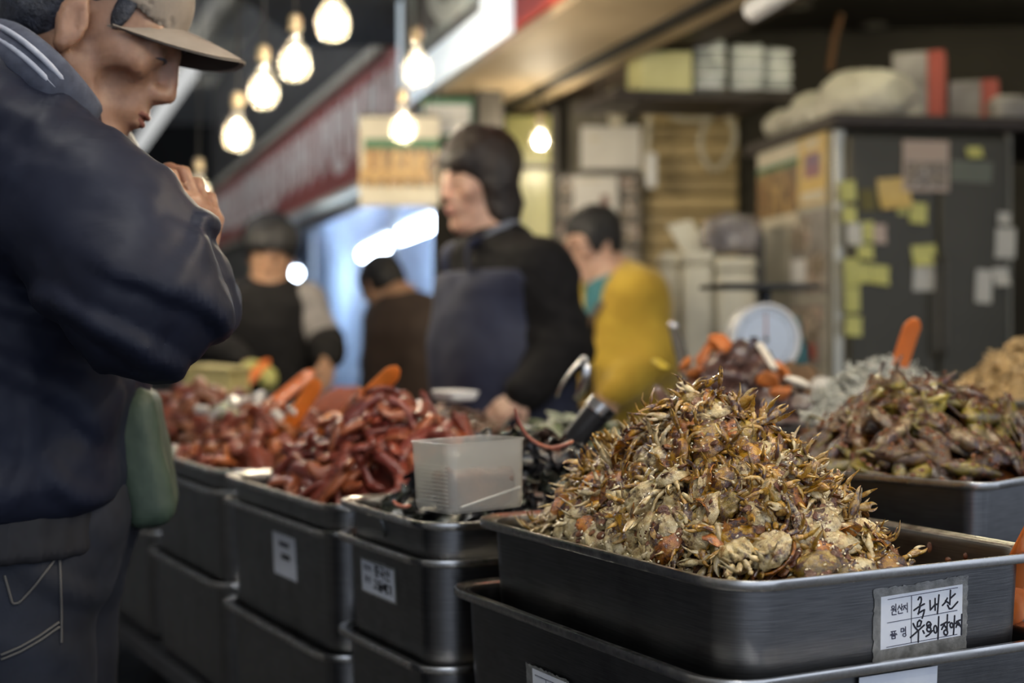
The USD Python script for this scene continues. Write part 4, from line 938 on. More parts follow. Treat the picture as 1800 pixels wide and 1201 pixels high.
def hand_bones(W, d, n, side, curl, s=1.0, spread=.10):
    "palm and five fingers from wrist W: d along the palm, n the way the palm faces, side +1/-1 puts the thumb along +/- cross(d, n)"
    d, n = unit(d), unit(n - np.dot(n, unit(d)) * unit(d)); l = np.cross(d, n) * side; W = np.asarray(W, float); B = []
    for i in range(4):
        K = W + d * (.088 - .006 * abs(i - 1)) * s + l * (.030 - .020 * i) * s; a = W + d * .012 * s + l * (.017 - .011 * i) * s
        B.append((a, K, .0150 * s, .0105 * s, .014)); p = K; ang = 0; fd = unit(d + l * spread * (1.4 - i))
        for L, ra, rb, cu in zip(np.array([.044, .026, .021]) * (.94, 1.04, .98, .80)[i] * s, (.0092, .0084, .0074), (.0084, .0074, .0058), (.75, 1.0, .7)):
            ang += curl * cu; q = p + (fd * math.cos(ang) + n * math.sin(ang)) * L; B.append((p, q, ra * s, rb * s, .005)); p = q
    p = W + d * .022 * s + l * .024 * s; v = unit(d * .62 + l * .62 + n * .35)
    for L, ra, rb, b in zip((.040, .031, .025), (.0135, .0100, .0088), (.0105, .0088, .0068), (0, .35, .3)):
        v = unit(v + d * b + n * b * curl - l * b * .6); q = p + v * L * s; B.append((p, q, ra * s, rb * s, .007)); p = q
    return B
def add_hand(S, *a, **k):
    for p, q, ra, rb, kk in hand_bones(*a, **k): S.rc(p, q, ra, rb, kk)

m_skinm = pm('weathered_skin', (.20, .10, .058), (.31, .165, .10), 22, .45, bump=.3, bscale=200, sss=.12, c3=(.37, .205, .13), lo=.3, hi=.7, bdist=.001)
m_skinf = pm('light_skin', (.46, .27, .19), (.56, .35, .26), 18, .45, sss=.12)
m_skint = pm('tan_skin', (.36, .20, .12), (.46, .27, .17), 18, .45, sss=.1)
m_lipm = pm('muted_lips', (.19, .075, .055), (.24, .095, .07), 60, .65, spec=.2); m_lipf = pm('rosy_lips', (.40, .15, .13), None, rough=.4)
m_eyew = pm('eye_white', (.40, .36, .33), None, rough=.5); m_iris = pm('dark_iris', (.015, .010, .008), None, rough=.5)
m_hairb = pm('black_hair', (.004, .004, .005), (.012, .011, .012), 40, .5, bump=.9, bscale=120, stretch=(1, 1, .25), bdist=.006)
m_hairm = pm('greying_black_hair', (.010, .011, .016), (.05, .055, .075), 60, .45, bump=.9, bscale=200, bdist=.004)
m_hairw = pm('dark_brown_hair', (.008, .005, .004), (.022, .014, .010), 40, .5, bump=.9, bscale=110, stretch=(1, 1, .25), bdist=.006)
m_navy = pm('navy_nylon', (.0085, .0105, .022), (.015, .018, .034), 6, .55, bump=.15, bscale=60, spec=.22)
m_navyd = pm('dark_navy_rib', (.008, .008, .011), (.014, .014, .018), 30, .7)
m_jean = pm('worn_denim', (.0055, .0075, .015), (.019, .025, .044), 5, .75, bump=.3, bscale=300, bdist=.001)
m_seam = pm('denim_seam_thread', (.09, .085, .08), None, rough=.7)
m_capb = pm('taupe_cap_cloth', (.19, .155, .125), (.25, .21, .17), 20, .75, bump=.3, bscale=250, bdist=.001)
m_capd = pm('shaded_cap_underside', (.035, .027, .022), None, rough=.8)  # shade under the brim put into the colour
m_stripe = pm('white_stripe_knit', (.36, .38, .45), (.46, .48, .55), 60, .8); m_knit = pm('blue_grey_knit', (.045, .05, .075), (.075, .085, .12), 60, .85)
m_shoe = pm('black_shoe', (.012, .012, .012), None, rough=.4)

def legs(S, hips, fwd, hip_z=.84, r=(.088, .062, .05)):
    pass
def lower_body(t, body, c, fwd, mat, hipw=.085, r=(.105, .072, .055), hip_z=.86, mshoe=None, waist=.13):
    f = unit([fwd[0], fwd[1], 0]); l = np.array([-f[1], f[0], 0]); c = np.array([c[0], c[1], 0.0]); tr = Sdf(.05); shoes = []
    tr.rc(c + l * .055 + [0, 0, hip_z + .02], c - l * .055 + [0, 0, hip_z + .02], waist, waist)
    for s in (-1, 1):
        h = c + l * s * hipw + [0, 0, hip_z - .06]; k = c + l * s * (hipw + .01) + f * .02 + [0, 0, .47]; a = c + l * s * (hipw + .015) + [0, 0, .09]
        tr.chain([h, k, a], r); body.chain([h, k, a], (.085, .055, .038), .03)
        toe = a + f * .15 + l * s * .02 + [0, 0, -.055]; body.rc(a, a + f * .04 + [0, 0, -.05], .036, .03); body.rc(a + [0, 0, -.05], toe, .032, .024)
        S = Sdf(.02); S.rc(a - f * .05 + [0, 0, -.05], toe, .040, .033); S.rc(a - f * .02 + [0, 0, -.02], a + f * .05 + [0, 0, -.035], .045, .04); S.post.append(lambda P, d: np.maximum(d, .004 - P[:, 2])); shoes.append(S)
    tr.post += [wrinkle(.006, 10), creases(.005, 70, (.3, .2, .9), 4)]
    tm = tr.mesh(.011 if t != man else .007); put('trousers', tm, mat, t, True)
    for S in shoes: put('shoe', S.mesh(.009), mshoe or m_shoe, t, True)
    return tm

# ---- the customer with the cap, left foreground
man = thing('person', 'man in taupe cap and navy jacket leaning over the counter, hand raised to chest', 'person')
fw = unit([math.cos(.14), math.sin(.14), 0]); Cm = at(152, 70, 1.72); Rm = head_frame(fw, 29); sm_ = 1.03
body = Sdf(.02); g = add_head(body, Cm, Rm, sm_, old=1.0)
nb = at(40, 225, 1.73); body.rc(g(-.02, 0, -.03), nb, .057, .064, .03)
Sr, Sl = at(66, 318, 1.585), at(40, 330, 1.90); Er = at(246, 520, 1.485); Wr = at(330, 500, 1.68)
chest, belly, pel = at(22, 420, 1.74), at(15, 640, 1.76), at(22, 850, 1.76); yy = np.array([0, 1.0, 0])
for s in (-1, 1): body.chain([chest + yy * .075 * s + [0, 0, .07], belly + yy * .06 * s, pel + yy * .07 * s], (.11, .105, .115), .05)
body.rc(nb, chest, .08, .11, .05); body.rc(Sr, nb - [0, 0, .05], .055, .07, .04); body.rc(Sl, nb - [0, 0, .05], .055, .07, .04)
body.chain([Sr, Er, Wr], (.052, .042, .028), .02)
El, Wl = at(20, 540, 1.95), at(70, 640, 1.93); body.chain([Sl, El, Wl], (.052, .042, .028), .02)
add_hand(body, Wr + [0.004, 0, .012], unit(at(344, 400, 1.69) - Wr), np.array([-.75, .45, .1]), 1, .75, .96)
add_hand(body, Wl, unit([.8, .05, -.35]), np.array([0, .5, -1.0]), -1, .5, .96)
tman = lower_body(man, body, at(38, 900, 1.77)[:2], fw, m_jean, hipw=.088, r=(.106, .078, .066), hip_z=.90, waist=.135)
put('body', body.mesh(.0055), m_skinm, man, True, label='weathered face, neck and hands')
add_face_parts(man, Cm, Rm, sm_, m_skinm, m_lipm, m_hairm)
jk = Sdf(.045)
for s in (-1, 1): jk.chain([chest + yy * .085 * s + [0, 0, .085], belly + yy * .075 * s, pel + yy * .078 * s + [0, 0, .035]], (.138, .142, .146), .06)
jk.rc(Sr, nb + [-.03, 0, -.085], .086, .09, .05); jk.rc(Sl, nb + [-.03, 0, -.085], .086, .09, .05); jk.rc(nb + [-.04, 0, -.075], chest, .088, .13, .06)
jk.chain([Sr + [.01, 0, -.01], (Sr + Er) / 2 + [.01, 0, .012], Er], (.090, .086, .082), .04); jk.chain([Er, Er * .45 + Wr * .55, Wr - unit(Wr - Er) * .012], (.080, .066, .052), .035)
jk.chain([Sl, El, Wl], (.088, .075, .052), .03)
jk.ell(Wr + unit(Wr - Er) * .035, (.044, .044, .046), None, .008, True)
jk.post += [lambda P, d: np.where((P[:, 2] < 1.02) & (np.abs(d) < .08), d - .012 * np.exp(-((P[:, 2] - .965) / .03) ** 2), d),
            creases(.012, 75, (.5, .1, .85), 2), creases(.009, 95, (.9, .1, -.3), 5), wrinkle(.011, 7, 3), wrinkle(.0035, 26, 8)]
jk.post.append(lambda P, d: smax(d, .930 - P[:, 2], .02))
put('jacket', jk.mesh(.0055), m_navy, man, True, label='navy nylon jacket')
hm = Sdf(.02)
for s in (-1, 1): hm.rc(pel + yy * .075 * s + [0, 0, .05], pel + yy * .075 * s + [0, 0, -.12], .141, .137, .06)
hm.post += [lambda P, d: smax(d, np.abs(P[:, 2] - .916) - .030, .012), creases(.004, 200, (.7, .7, 0), 1)]
put('hem_band', hm.mesh(.006), m_navyd, man, True, label='dark ribbed hem band')
ro = Sdf(.02).rc(g(-.026, 0, -.062), nb + [0, 0, -.01], .0605, .072); put('undershirt', ro.mesh(.006), m_navyd, man, True, label='black collar of the undershirt')
# collar: knitted band with white stripes round the neck
cpts = [at(-60, 44, 1.78), at(-18, 62, 1.66), at(28, 84, 1.585), at(80, 128, 1.565), at(120, 172, 1.585), at(148, 214, 1.64)]
cs = spline(cpts, 28); nrm = np.array([-.15, -.75, .64])
cl = put('collar', tube(cs, np.r_[.016, np.full(26, .026), .016], 12, flat=.42, xhint=(0, -1, .2)), m_knit, man, True, label='blue-grey knit collar')
for o in (-.006, .008):
    put('stripe', tube(cs[1:-1] + np.array([.0, -.0095, .004]) + np.array([.5, 0, .8]) * o, .0036, 8), m_stripe, cl, True, label='white collar stripe')
# hair and cap
hr = Sdf(.01); hr.ell(g(-.016, 0, .050), np.array([.096, .0795, .080]) * sm_, Rm, .01); hr.ell(g(-.052, 0, .002), np.array([.052, .068, .052]) * sm_, Rm, .03)
hr.post += [lambda P, d: np.maximum(d, (P - Cm) @ Rm[:, 0] - .010 - .6 * np.clip((P - Cm) @ Rm[:, 2] - .045, -.05, .0)), lambda P, d: np.maximum(d, -ell(P, g(-.003, -.085, .002), np.array([.026, .03, .040]), Rm)), wrinkle(.004, 60, 4)]
put('hair', hr.mesh(.005), m_hairm, man, True, label='short greying black hair')
sb = Sdf(.006); sb.ell(g(.034, -.0680, .052), np.array([.012, .0070, .034]) * sm_, Rm); put('sideburn', sb.mesh(.004), m_hairm, man, True); sb = Sdf(.006).ell(g(.034, .0680, .052), np.array([.012, .0070, .034]) * sm_, Rm); put('sideburn', sb.mesh(.004), m_hairm, man, True)
cp = Sdf(.02); cp.ell(g(-.008, 0, .066), np.array([.106, .087, .092]), Rm); cp.ell(g(-.008, 0, .066), np.array([.099, .080, .086]), Rm, .004, True)
cp.post.append(lambda P, d: np.maximum(d, .060 - (P - Cm) @ Rm[:, 2] - .12 * ((P - Cm) @ Rm[:, 0])))
cap = put('cap_crown', cp.mesh(.0045), m_capb, man, True, label='taupe cap crown')
tt, rr_ = np.meshgrid(np.linspace(-1, 1, 37), np.linspace(0, 1, 14), indexing='ij')
by = .081 * np.sign(tt) * np.abs(tt) ** .8; ex = .078 * (1 - np.abs(tt) ** 3.2) + .006; rootx = -.008 + .101 * np.sqrt(1 - (by / .0875) ** 2)
bx = rootx + ex * rr_; bz = .067 + .010 * rr_ - .006 * rr_ ** 2 - 7.5 * by ** 2
BR = np.stack([bx, by, bz], -1) @ Rm.T + Cm
br = put('cap_brim', thick(BR, .003), m_capb, man, True, label='taupe cap brim')
under = np.stack([bx * .998, by * .975, bz - .0022], -1) @ Rm.T + Cm; put('brim_lining', thick(under[1:-1, :-1], .0012), m_capd, br, True, label='underside of the brim, darkened for its shade')
# jeans stitching
def hit(m, px, py, off=.0012):
    "nearest point of a mesh seen at a pixel"
    o = np.array([0, 0, CZ]); r = np.array([(px - 900) / F, 1, (HZ - py) / F]); T = m.triangles; A, e1, e2 = T[:, 0], T[:, 1] - T[:, 0], T[:, 2] - T[:, 0]
    h = np.cross(r, e2); d = (e1 * h).sum(1); ok = np.abs(d) > 1e-13; i = 1 / np.where(ok, d, 1); s_ = o - A; u = i * (s_ * h).sum(1); q = np.cross(s_, e1); w = i * (q @ r); t_ = i * (e2 * q).sum(1)
    k = ok & (u >= 0) & (w >= 0) & (u + w <= 1) & (t_ > 0); return o + r * (t_[k].min() - off) if k.any() else None
sp_ = [q for q in stage.GetPrimAtPath(man.GetPath()).GetChildren() if q.GetName() == 'trousers'][0]
for pts in ([(104, 960), (106, 1010), (108, 1070), (108, 1130)], [(2, 1152), (35, 1138), (70, 1118), (104, 1094)], [(8, 1012), (22, 1062), (34, 1060), (60, 1032), (96, 985)], [(2, 1160), (36, 1146), (71, 1126), (105, 1102)]):
    xs = np.array(pts, float); n_ = 18; tt_ = np.linspace(0, len(xs) - 1, n_); P_ = [hit(tman, np.interp(a, range(len(xs)), xs[:, 0]), np.interp(a, range(len(xs)), xs[:, 1])) for a in tt_]
    P_ = [p for p in P_ if p is not None]
    if len(P_) > 4: put('seam', tube(np.array(P_), .0016, 6), m_seam, sp_, True, label='pocket stitching')
# the green shoulder bag
bag = thing('shoulder_bag', 'dark green shoulder bag hanging at the front of the man in the navy jacket', 'bag')
RBg = rot((0, 1, 0), -.20) @ rotz(.2); b = Sdf(.01); b.box(at(250, 800, 1.86), (.034, .115, .088), .026, RBg); b.post += [wrinkle(.006, 14, 5)]
m_green = pm('green_canvas', (.030, .050, .034), (.055, .085, .058), 12, .6, bump=.3, bscale=200, bdist=.001)
put('bag_body', b.mesh(.006), m_green, bag, True)
put('strap', tube(spline([at(245, 722, 1.84), at(222, 668, 1.83), at(205, 600, 1.80), at(150, 480, 1.74)], 14), .016, 10, flat=.3), m_navyd, bag, True)
put('buckle', box((-.014, -.006, -.018), (.014, .006, .018), c=at(221, 668, 1.808), bevel=.003), m_shoe, bag)

# ---- generic upper body for the people behind the counter
def hairdo(t, C, R, s, mat, kind):
    g = lambda x, y, z: C + R @ (np.array([x, y, z]) * s); h = Sdf(.03)
    if kind == 'bob':
        h.ell(g(-.012, 0, .068), np.array([.112, .098, .096]) * s, R); h.ell(g(-.040, 0, -.035), np.array([.078, .098, .108]) * s, R); h.ell(g(-.035, 0, .085), np.array([.098, .092, .088]) * s, R)
        for y in (-1, 1): h.ell(g(-.016, y * .080, .0), np.array([.044, .026, .075]) * s, R)
        h.ell(g(.060, 0, .082), np.array([.038, .068, .036]) * s, R)
        for y in (-1, 1): h.ell(g(-.022, y * .066, -.062), np.array([.042, .034, .052]) * s, R)
        cut = (.095, 0, -.036), (.072, .064, .084)
    elif kind == 'perm':
        h.ell(g(-.005, 0, .075), np.array([.120, .108, .095]) * s, R); h.ell(g(-.04, 0, .02), np.array([.085, .105, .075]) * s, R); cut = (.090, 0, -.030), (.070, .064, .090)
    else:
        h.ell(g(-.012, 0, .066), np.array([.104, .088, .090]) * s, R); h.ell(g(-.050, 0, .01), np.array([.062, .078, .065]) * s, R)
        for y in (-1, 1): h.ell(g(.026, y * .068, .035), np.array([.030, .018, .045]) * s, R)
        cut = (.085, 0, -.035), (.062, .068, .092)
    Rf = R; c0 = g(*cut[0]); hh = np.array(cut[1]) * s
    h.post += [wrinkle(.012 if kind == 'perm' else .015 if kind == 'bob' else .010, 26 if kind == 'perm' else 17, 7, (1, 1, .6)), wrinkle(.003, 70, 3)]
    h.post.append(lambda P, d: smax(d, -rbox(P, c0, hh, .045 * s, Rf), .015))
    put('hair', h.mesh(.007), mat, t, True)

def upper(body, C, R, s, nb, Sh, arms, chest, pel, rr=(.115, .12), hands=()):
    g = add_head(body, C, R, s); body.rc(g(-.02, 0, -.04), nb, .052, .058, .03); cb, pb_ = chest, pel
    ax = unit(np.append((Sh[0] - Sh[1])[:2], 0))
    for q in (-1, 1): body.chain([chest + ax * .06 * q, pel + ax * .06 * q], rr, .06)
    body.rc(nb, chest, .07, .10, .05)
    for S_, (E, W) in zip(Sh, arms): body.rc(S_, nb - [0, 0, .04], .05, .06, .04); body.chain([S_, E, W], (.048, .038, .026), .02)
    for h in hands: add_hand(body, *h)
    return g

# middle seller: black cardigan, navy apron
wm = thing('person', 'woman seller with dark bobbed hair, black cardigan and navy apron, looking left', 'person')
D = 3.7; Cw = at(842, 333, D); fwd = unit([-.80, -.60, 0]); Rw = head_frame(fwd, 7); sw = .97; lw = np.array([-fwd[1], fwd[0], 0])
nbw = at(872, 425, D); Shw = (at(950, 482, D - .16), at(842, 470, D + .16)); chw, pew = at(880, 540, D), at(885, 720, D)
ElW, WrW = at(992, 612, D - .19), at(925, 690, D - .30)
body = Sdf(.02); gw = upper(body, Cw, Rw, sw, nbw, Shw, ((ElW, WrW), (at(815, 620, D + .16), at(800, 700, D))), chw, pew, (.115, .12), ((WrW, [-.7, -.2, -.5], [-.2, .4, -.8], 1, .5, .9), (at(800, 700, D), [-.6, -.4, -.5], [0, -.4, -.9], -1, .5, .9)))
lower_body(wm, body, [pew[0], pew[1]], fwd, m_navyd, hip_z=.86, waist=.125)
put('body', body.mesh(.007), m_skinf, wm, True, label='fair face and hands'); add_face_parts(wm, Cw, Rw, sw, m_skinf, m_lipf, m_hairw); hairdo(wm, Cw, Rw, sw, m_hairw, 'bob')
m_card = pm('black_cardigan_knit', (.006, .0055, .006), (.012, .011, .0115), 30, .85, bump=.4, bscale=300, spec=.25, bdist=.001)
m_apron = pm('navy_apron_cloth', (.014, .018, .042), (.025, .031, .066), 8, .7, bump=.2, bscale=200, bdist=.001)
ax = unit(np.append((Shw[0] - Shw[1])[:2], 0))
def torso(S, infl=0.0, k=.06):
    for q in (-1, 1): S.chain([chw + ax * .075 * q + [0, 0, .03], (chw + pew) / 2 + ax * .075 * q, pew + ax * .075 * q], (.138 + infl, .142 + infl, .150 + infl), k)
    S.rc(Shw[0], nbw + [0, 0, -.05], .082 + infl, .085 + infl, k); S.rc(Shw[1], nbw + [0, 0, -.05], .082 + infl, .085 + infl, k); S.rc(nbw + [0, 0, -.06], chw, .09 + infl, .13 + infl, k); return S
cd = torso(Sdf(.05)); cd.chain([Shw[0], ElW, WrW], (.082, .066, .050), .04); cd.chain([Shw[1], at(815, 620, D + .16), at(800, 700, D)], (.080, .062, .05), .04)
cd.post += [creases(.007, 60, (.3, .2, .9), 3), wrinkle(.008, 8, 2)]
put('cardigan', cd.mesh(.0085), m_card, wm, True, label='black cardigan')
apz = 1.15 - (478 - HZ) / F * D; wz = 1.15 - (600 - HZ) / F * D
ap = torso(Sdf(.05), .011)
ap.post += [wrinkle(.008, 8, 2), lambda P, d: np.maximum(d, P[:, 2] - apz), lambda P, d: np.maximum(d, -(((P - chw) @ fwd) - np.interp(P[:, 2], [wz - .12, wz - .05, wz, apz], [-.2, .02, .06, .105])))]
apr = put('apron', ap.mesh(.0085), m_apron, wm, True, label='navy bib apron')
for sgn, p in ((1, Shw[0]), (-1, Shw[1])):
    a = chw + fwd * .135 + ax * sgn * .075; a[2] = apz - .01; b = nbw + ax * sgn * .060 + fwd * .02 + [0, 0, -.015]; m_ = (a + b) / 2 + fwd * .055 + [0, 0, .025]
    put('strap', tube(spline([a, m_, b], 10), .016, 8, flat=.3), m_apron, apr, True)
m_shirt = pm('grey_blue_shirt', (.13, .15, .19), (.20, .22, .27), 30, .7)
for sgn in (1, -1):
    pts = [nbw + ax * sgn * .055 - fwd * .045 + [0, 0, .03], nbw + ax * sgn * .072 + fwd * .02 + [0, 0, .012], nbw + ax * sgn * .03 + fwd * .085 + [0, 0, -.05]]
    put('shirt_collar', tube(spline(pts, 10), .030, 10, flat=.3, xhint=ax * sgn), m_shirt, wm, True, label='grey-blue shirt collar')

# woman in the yellow jacket
yw = thing('person', 'woman in mustard yellow jacket and glasses with short black hair', 'person')
D = 4.8; Cy = at(1044, 437, D); fwy = unit([-.90, -.43, 0]); Ry = head_frame(fwy, 10); sy = .96
nby = at(1072, 482, D); Shy = (at(1128, 520, D - .15), at(1040, 510, D + .15)); chy, pey = at(1082, 560, D), at(1088, 720, D); Ey, Wy = at(1150, 630, D - .18), at(1085, 690, D - .28)
body = Sdf(.02); upper(body, Cy, Ry, sy, nby, Shy, ((Ey, Wy), (at(1020, 620, D + .15), at(990, 680, D))), chy, pey, (.11, .115), ((Wy, [-.7, -.2, -.4], [-.2, .3, -.8], 1, .5, .9), (at(990, 680, D), [-.6, -.4, -.5], [0, -.4, -.9], -1, .5, .9)))
lower_body(yw, body, [pey[0], pey[1]], fwy, m_navyd)
put('body', body.mesh(.008), m_skinf, yw, True, label='fair face and hands'); add_face_parts(yw, Cy, Ry, sy, m_skinf, m_lipf, m_hairb); hairdo(yw, Cy, Ry, sy, m_hairb, 'short')
gy = lambda x, y, z: Cy + Ry @ (np.array([x, y, z]) * sy)
for y in (-1, 1):
    a = np.linspace(0, 2 * np.pi, 21); put('glasses_rim', tube([gy(.108, y * .033 + .024 * math.cos(q), .018 + .019 * math.sin(q)) for q in a], .0022, 6), m_shoe, yw, True)
    put('glasses_temple', tube([gy(.106, y * .057, .022), gy(.05, y * .078, .022), gy(-.005, y * .082, .02)], .002, 6), m_shoe, yw, True)
m_yel = pm('mustard_yellow_fleece', (.42, .26, .020), (.54, .36, .035), 10, .85, bump=.4, bscale=120, sheen=.2, bdist=.002)
m_teal = pm('teal_shirt', (.03, .14, .17), (.05, .20, .24), 20, .8); ay = unit(np.append((Shy[0] - Shy[1])[:2], 0))
ins = Sdf(.05)
for q in (-1, 1): ins.chain([chy + ay * .06 * q + [0, 0, .03], pey + ay * .06 * q], (.130, .135), .06)
ins.rc(nby + [0, 0, -.05], chy, .07, .12, .05); sp = 1.15 - (556 - HZ) / F * D
i2 = Sdf(.05); i2.it = list(ins.it); i2.post.append(lambda P, d: np.maximum(d, sp - P[:, 2])); i3 = Sdf(.05); i3.it = list(ins.it); i3.post.append(lambda P, d: np.maximum(d, P[:, 2] - sp))
put('shirt', i2.mesh(.009), m_teal, yw, True, label='teal shirt in the jacket opening'); put('apron', i3.mesh(.009), m_card, yw, True, label='black apron in the jacket opening')
jy = Sdf(.05)
for q in (-1, 1): jy.chain([chy + ay * .075 * q + [0, 0, .03], (chy + pey) / 2 + ay * .08 * q, pey + ay * .08 * q + [0, 0, .06]], (.142, .152, .150), .06)
for S_ in Shy: jy.rc(S_, nby + [0, 0, -.045], .085, .085, .06)
jy.chain([Shy[0], Ey, Wy], (.084, .074, .058), .04); jy.chain([Shy[1], at(1020, 620, D + .15), at(990, 680, D)], (.084, .07, .05), .04)
fyb = unit([-.58, -.81, 0]); ay = np.array([-fyb[1], fyb[0], 0]); slot = chy + fyb * .15
jy.post += [creases(.006, 55, (.2, .2, .9), 6), wrinkle(.008, 8, 4), lambda P, d: np.maximum(d, -np.maximum(np.abs((P - slot) @ ay) - np.clip(.032 + (P[:, 2] - chy[2]) * .25, .028, .08), -((P - chy) @ fyb - .02)))]
put('jacket', jy.mesh(.009), m_yel, yw, True, label='mustard yellow jacket')
put('bag_strap', tube(spline([nby + ay * .10 + [0, 0, .01], chy + ay * .06 + fyb * .165 + [0, 0, .06], chy - ay * .03 + fyb * .172 - [0, 0, .06]], 14), .017, 8, flat=.3), pm('brown_leather_strap', (.09, .05, .02), None, rough=.5), yw, True)

# seller in the dark vest, far left
vw = thing('person', 'seller with big dark hair, black vest and grey sleeves, serving food at the far left', 'person')
D = 5.2; Cv = at(477, 452, D); fv = unit([.05, -1, 0]); Rv = head_frame(fv, 22); sv = .96; lv = np.array([-fv[1], fv[0], 0])
nbv = at(474, 505, D); Shv = (at(537, 535, D), at(408, 535, D)); chv, pev = at(472, 575, D), at(472, 720, D + .03)
Ea, Wa, Eb, Wb = at(574, 600, D - .06), at(577, 632, D - .22), at(362, 604, D - .06), at(432, 640, D - .26)
body = Sdf(.02); upper(body, Cv, Rv, sv, nbv, Shv, ((Ea, Wa), (Eb, Wb)), chv, pev, (.11, .12), ((Wa, [0, -.8, -.5], [-.7, 0, -.5], 1, .5, .95), (Wb, [.75, -.5, -.1], [0, -.2, -1.0], -1, .6, .95)))
lower_body(vw, body, [pev[0], pev[1]], fv, m_navyd)
put('body', body.mesh(.008), m_skint, vw, True, label='tan face and hands'); add_face_parts(vw, Cv, Rv, sv, m_skint, m_lipm, m_hairb); hairdo(vw, Cv, Rv, sv, m_hairb, 'perm')
m_greys = pm('grey_sweater', (.20, .185, .18), (.28, .26, .25), 20, .85)
ve = Sdf(.05)
for q in (-1, 1): ve.chain([chv + lv * .06 * q + [0, 0, .06], pev + lv * .055 * q], (.118, .128), .06)
ve.rc(nbv + [0, 0, -.06], chv, .09, .12, .05); ve.rc(nbv + [0, 0, .0], nbv + [0, 0, .03], .068, .064, .03); ve.post.append(wrinkle(.007, 9, 3)); put('vest', ve.mesh(.009), m_card, vw, True, label='black vest')
for S_, E, W in ((Shv[0], Ea, Wa), (Shv[1], Eb, Wb)):
    sl_ = Sdf(.04).chain([S_ * .8 + nbv * .2 - [0, 0, .02], S_, E], (.075, .073, .060), .04); sl_.post.append(wrinkle(.006, 10, 6)); put('sleeve', sl_.mesh(.009), m_greys, vw, True, label='grey sweater sleeve')
    fo = Sdf(.04).chain([E, E * .4 + W * .6, W], (.068, .056, .042), .04); fo.post.append(wrinkle(.006, 12, 2)); put('arm_cover', fo.mesh(.009), m_card, vw, True, label='black arm cover')
gv = Sdf(.006)
for p, q, ra, rb, kk in hand_bones(Wb, [.75, -.5, -.1], np.array([0, -.2, -1.0]), -1, .6, .95): gv.rc(p, q, ra + .004, rb + .004, kk)
gv.post.append(lambda P, d: np.maximum(d, -((P - Wb) @ unit([.75, -.5, -.1]) - .035)))
put('glove', gv.mesh(.005), pm('yellow_green_glove', (.38, .38, .10), (.48, .46, .16), 20, .4), vw, True, label='yellow-green glove')

# person with the brown jacket, seen from behind
bm = thing('person', 'person in dark brown jacket with blue sleeves seen from behind, head bowed', 'person')
D = 5.8; Cb = at(674, 507, D); fb_ = unit([-.62, .78, 0]); Rb_ = head_frame(fb_, 30); lb = np.array([-fb_[1], fb_[0], 0])
nbb = at(706, 528, D - .05); Shb = (at(672, 560, D + .05), at(772, 560, D - .12)); chb, peb = at(722, 605, D - .05), at(722, 740, D)
body = Sdf(.02); Eb1, Wb1 = at(664, 640, D + .02), at(650, 690, D + .15); upper(body, Cb, Rb_, .95, nbb, Shb, ((Eb1, Wb1), (at(800, 650, D - .1), at(770, 690, D + .1))), chb, peb, (.115, .12), ((Wb1, [-.3, .6, -.5], [0, .3, -.9], 1, .5, .95), (at(770, 690, D + .1), [-.3, .6, -.5], [0, .3, -.9], -1, .5, .95)))
lower_body(bm, body, [peb[0], peb[1]], fb_, m_navyd)
put('body', body.mesh(.009), m_skint, bm, True); add_face_parts(bm, Cb, Rb_, .95, m_skint, m_lipm, m_hairb); hairdo(bm, Cb, Rb_, .95, m_hairb, 'short')
bj = Sdf(.05); ab = unit(np.append((Shb[0] - Shb[1])[:2], 0))
for q in (-1, 1): bj.chain([chb + ab * .07 * q + [0, 0, .04], peb + ab * .07 * q + [0, 0, .1]], (.140, .150), .06)
for S_ in Shb: bj.rc(S_, nbb + [0, 0, -.05], .075, .085, .06)
bj.post.append(wrinkle(.008, 8, 5)); put('jacket', bj.mesh(.009), pm('dark_brown_jacket', (.034, .020, .013), (.050, .030, .020), 10, .75), bm, True, label='dark brown jacket')
m_blusl = pm('dark_blue_sleeve', (.020, .028, .045), (.032, .042, .062), 10, .75)
for S_, E, W in ((Shb[0], Eb1, Wb1), (Shb[1], at(800, 650, D - .1), at(770, 690, D + .1))):
    q = Sdf(.04).chain([S_, E, W], (.080, .066, .05), .04); q.post.append(wrinkle(.006, 9, 3)); put('sleeve', q.mesh(.009), m_blusl, bm, True, label='dark blue sleeve')
# ---------------------------------------------------------------- stall sign, posters, papers
def pic(name, cols, scale, lo=.3, hi=.7, stretch=None, rough=.45):
    N = {'tc': ('texture_coordinate', {}), 'mp': ('mapping', {'scale': stretch or (1, 1, 1)}), 'n': ('noise_texture', {'scale': scale, 'detail': 2.0, 'distortion': .6}),
         'r': ('rgb_ramp', {'ramp': [(lo + (hi - lo) * i / (len(cols) - 1), c) for i, c in enumerate(cols)]}), 'p': ('principled_bsdf', {'roughness': rough})}
    return usdkit.material(stage, f'/World/Looks/{name}', N, [('tc.object', 'mp.vector'), ('mp.vector', 'n.vector'), ('n.fac', 'r.fac'), ('r.color', 'p.base_color')], surface='p.BSDF')
m_food = pic('printed_food_photo', [(.03, .02, .012), (.36, .18, .05), (.05, .03, .018), (.52, .33, .11), (.10, .045, .025)], 22, .32, .68, (1, 1, .4))
m_food2 = pic('printed_snack_photo', [(.05, .04, .03), (.35, .28, .2), (.12, .10, .09), (.55, .48, .40), (.30, .10, .07)], 20)
m_lite = pic('lightbox_dish_photo', [(.05, .06, .07), (.16, .15, .16), (.30, .33, .36), (.45, .55, .56), (.20, .13, .09)], 5.5, .3, .7)
m_cream = pm('cream_paper', (.55, .50, .38), (.62, .57, .45), 6, .6); m_paper = pm('white_paper', (.60, .585, .55), (.68, .66, .62), 6, .6)
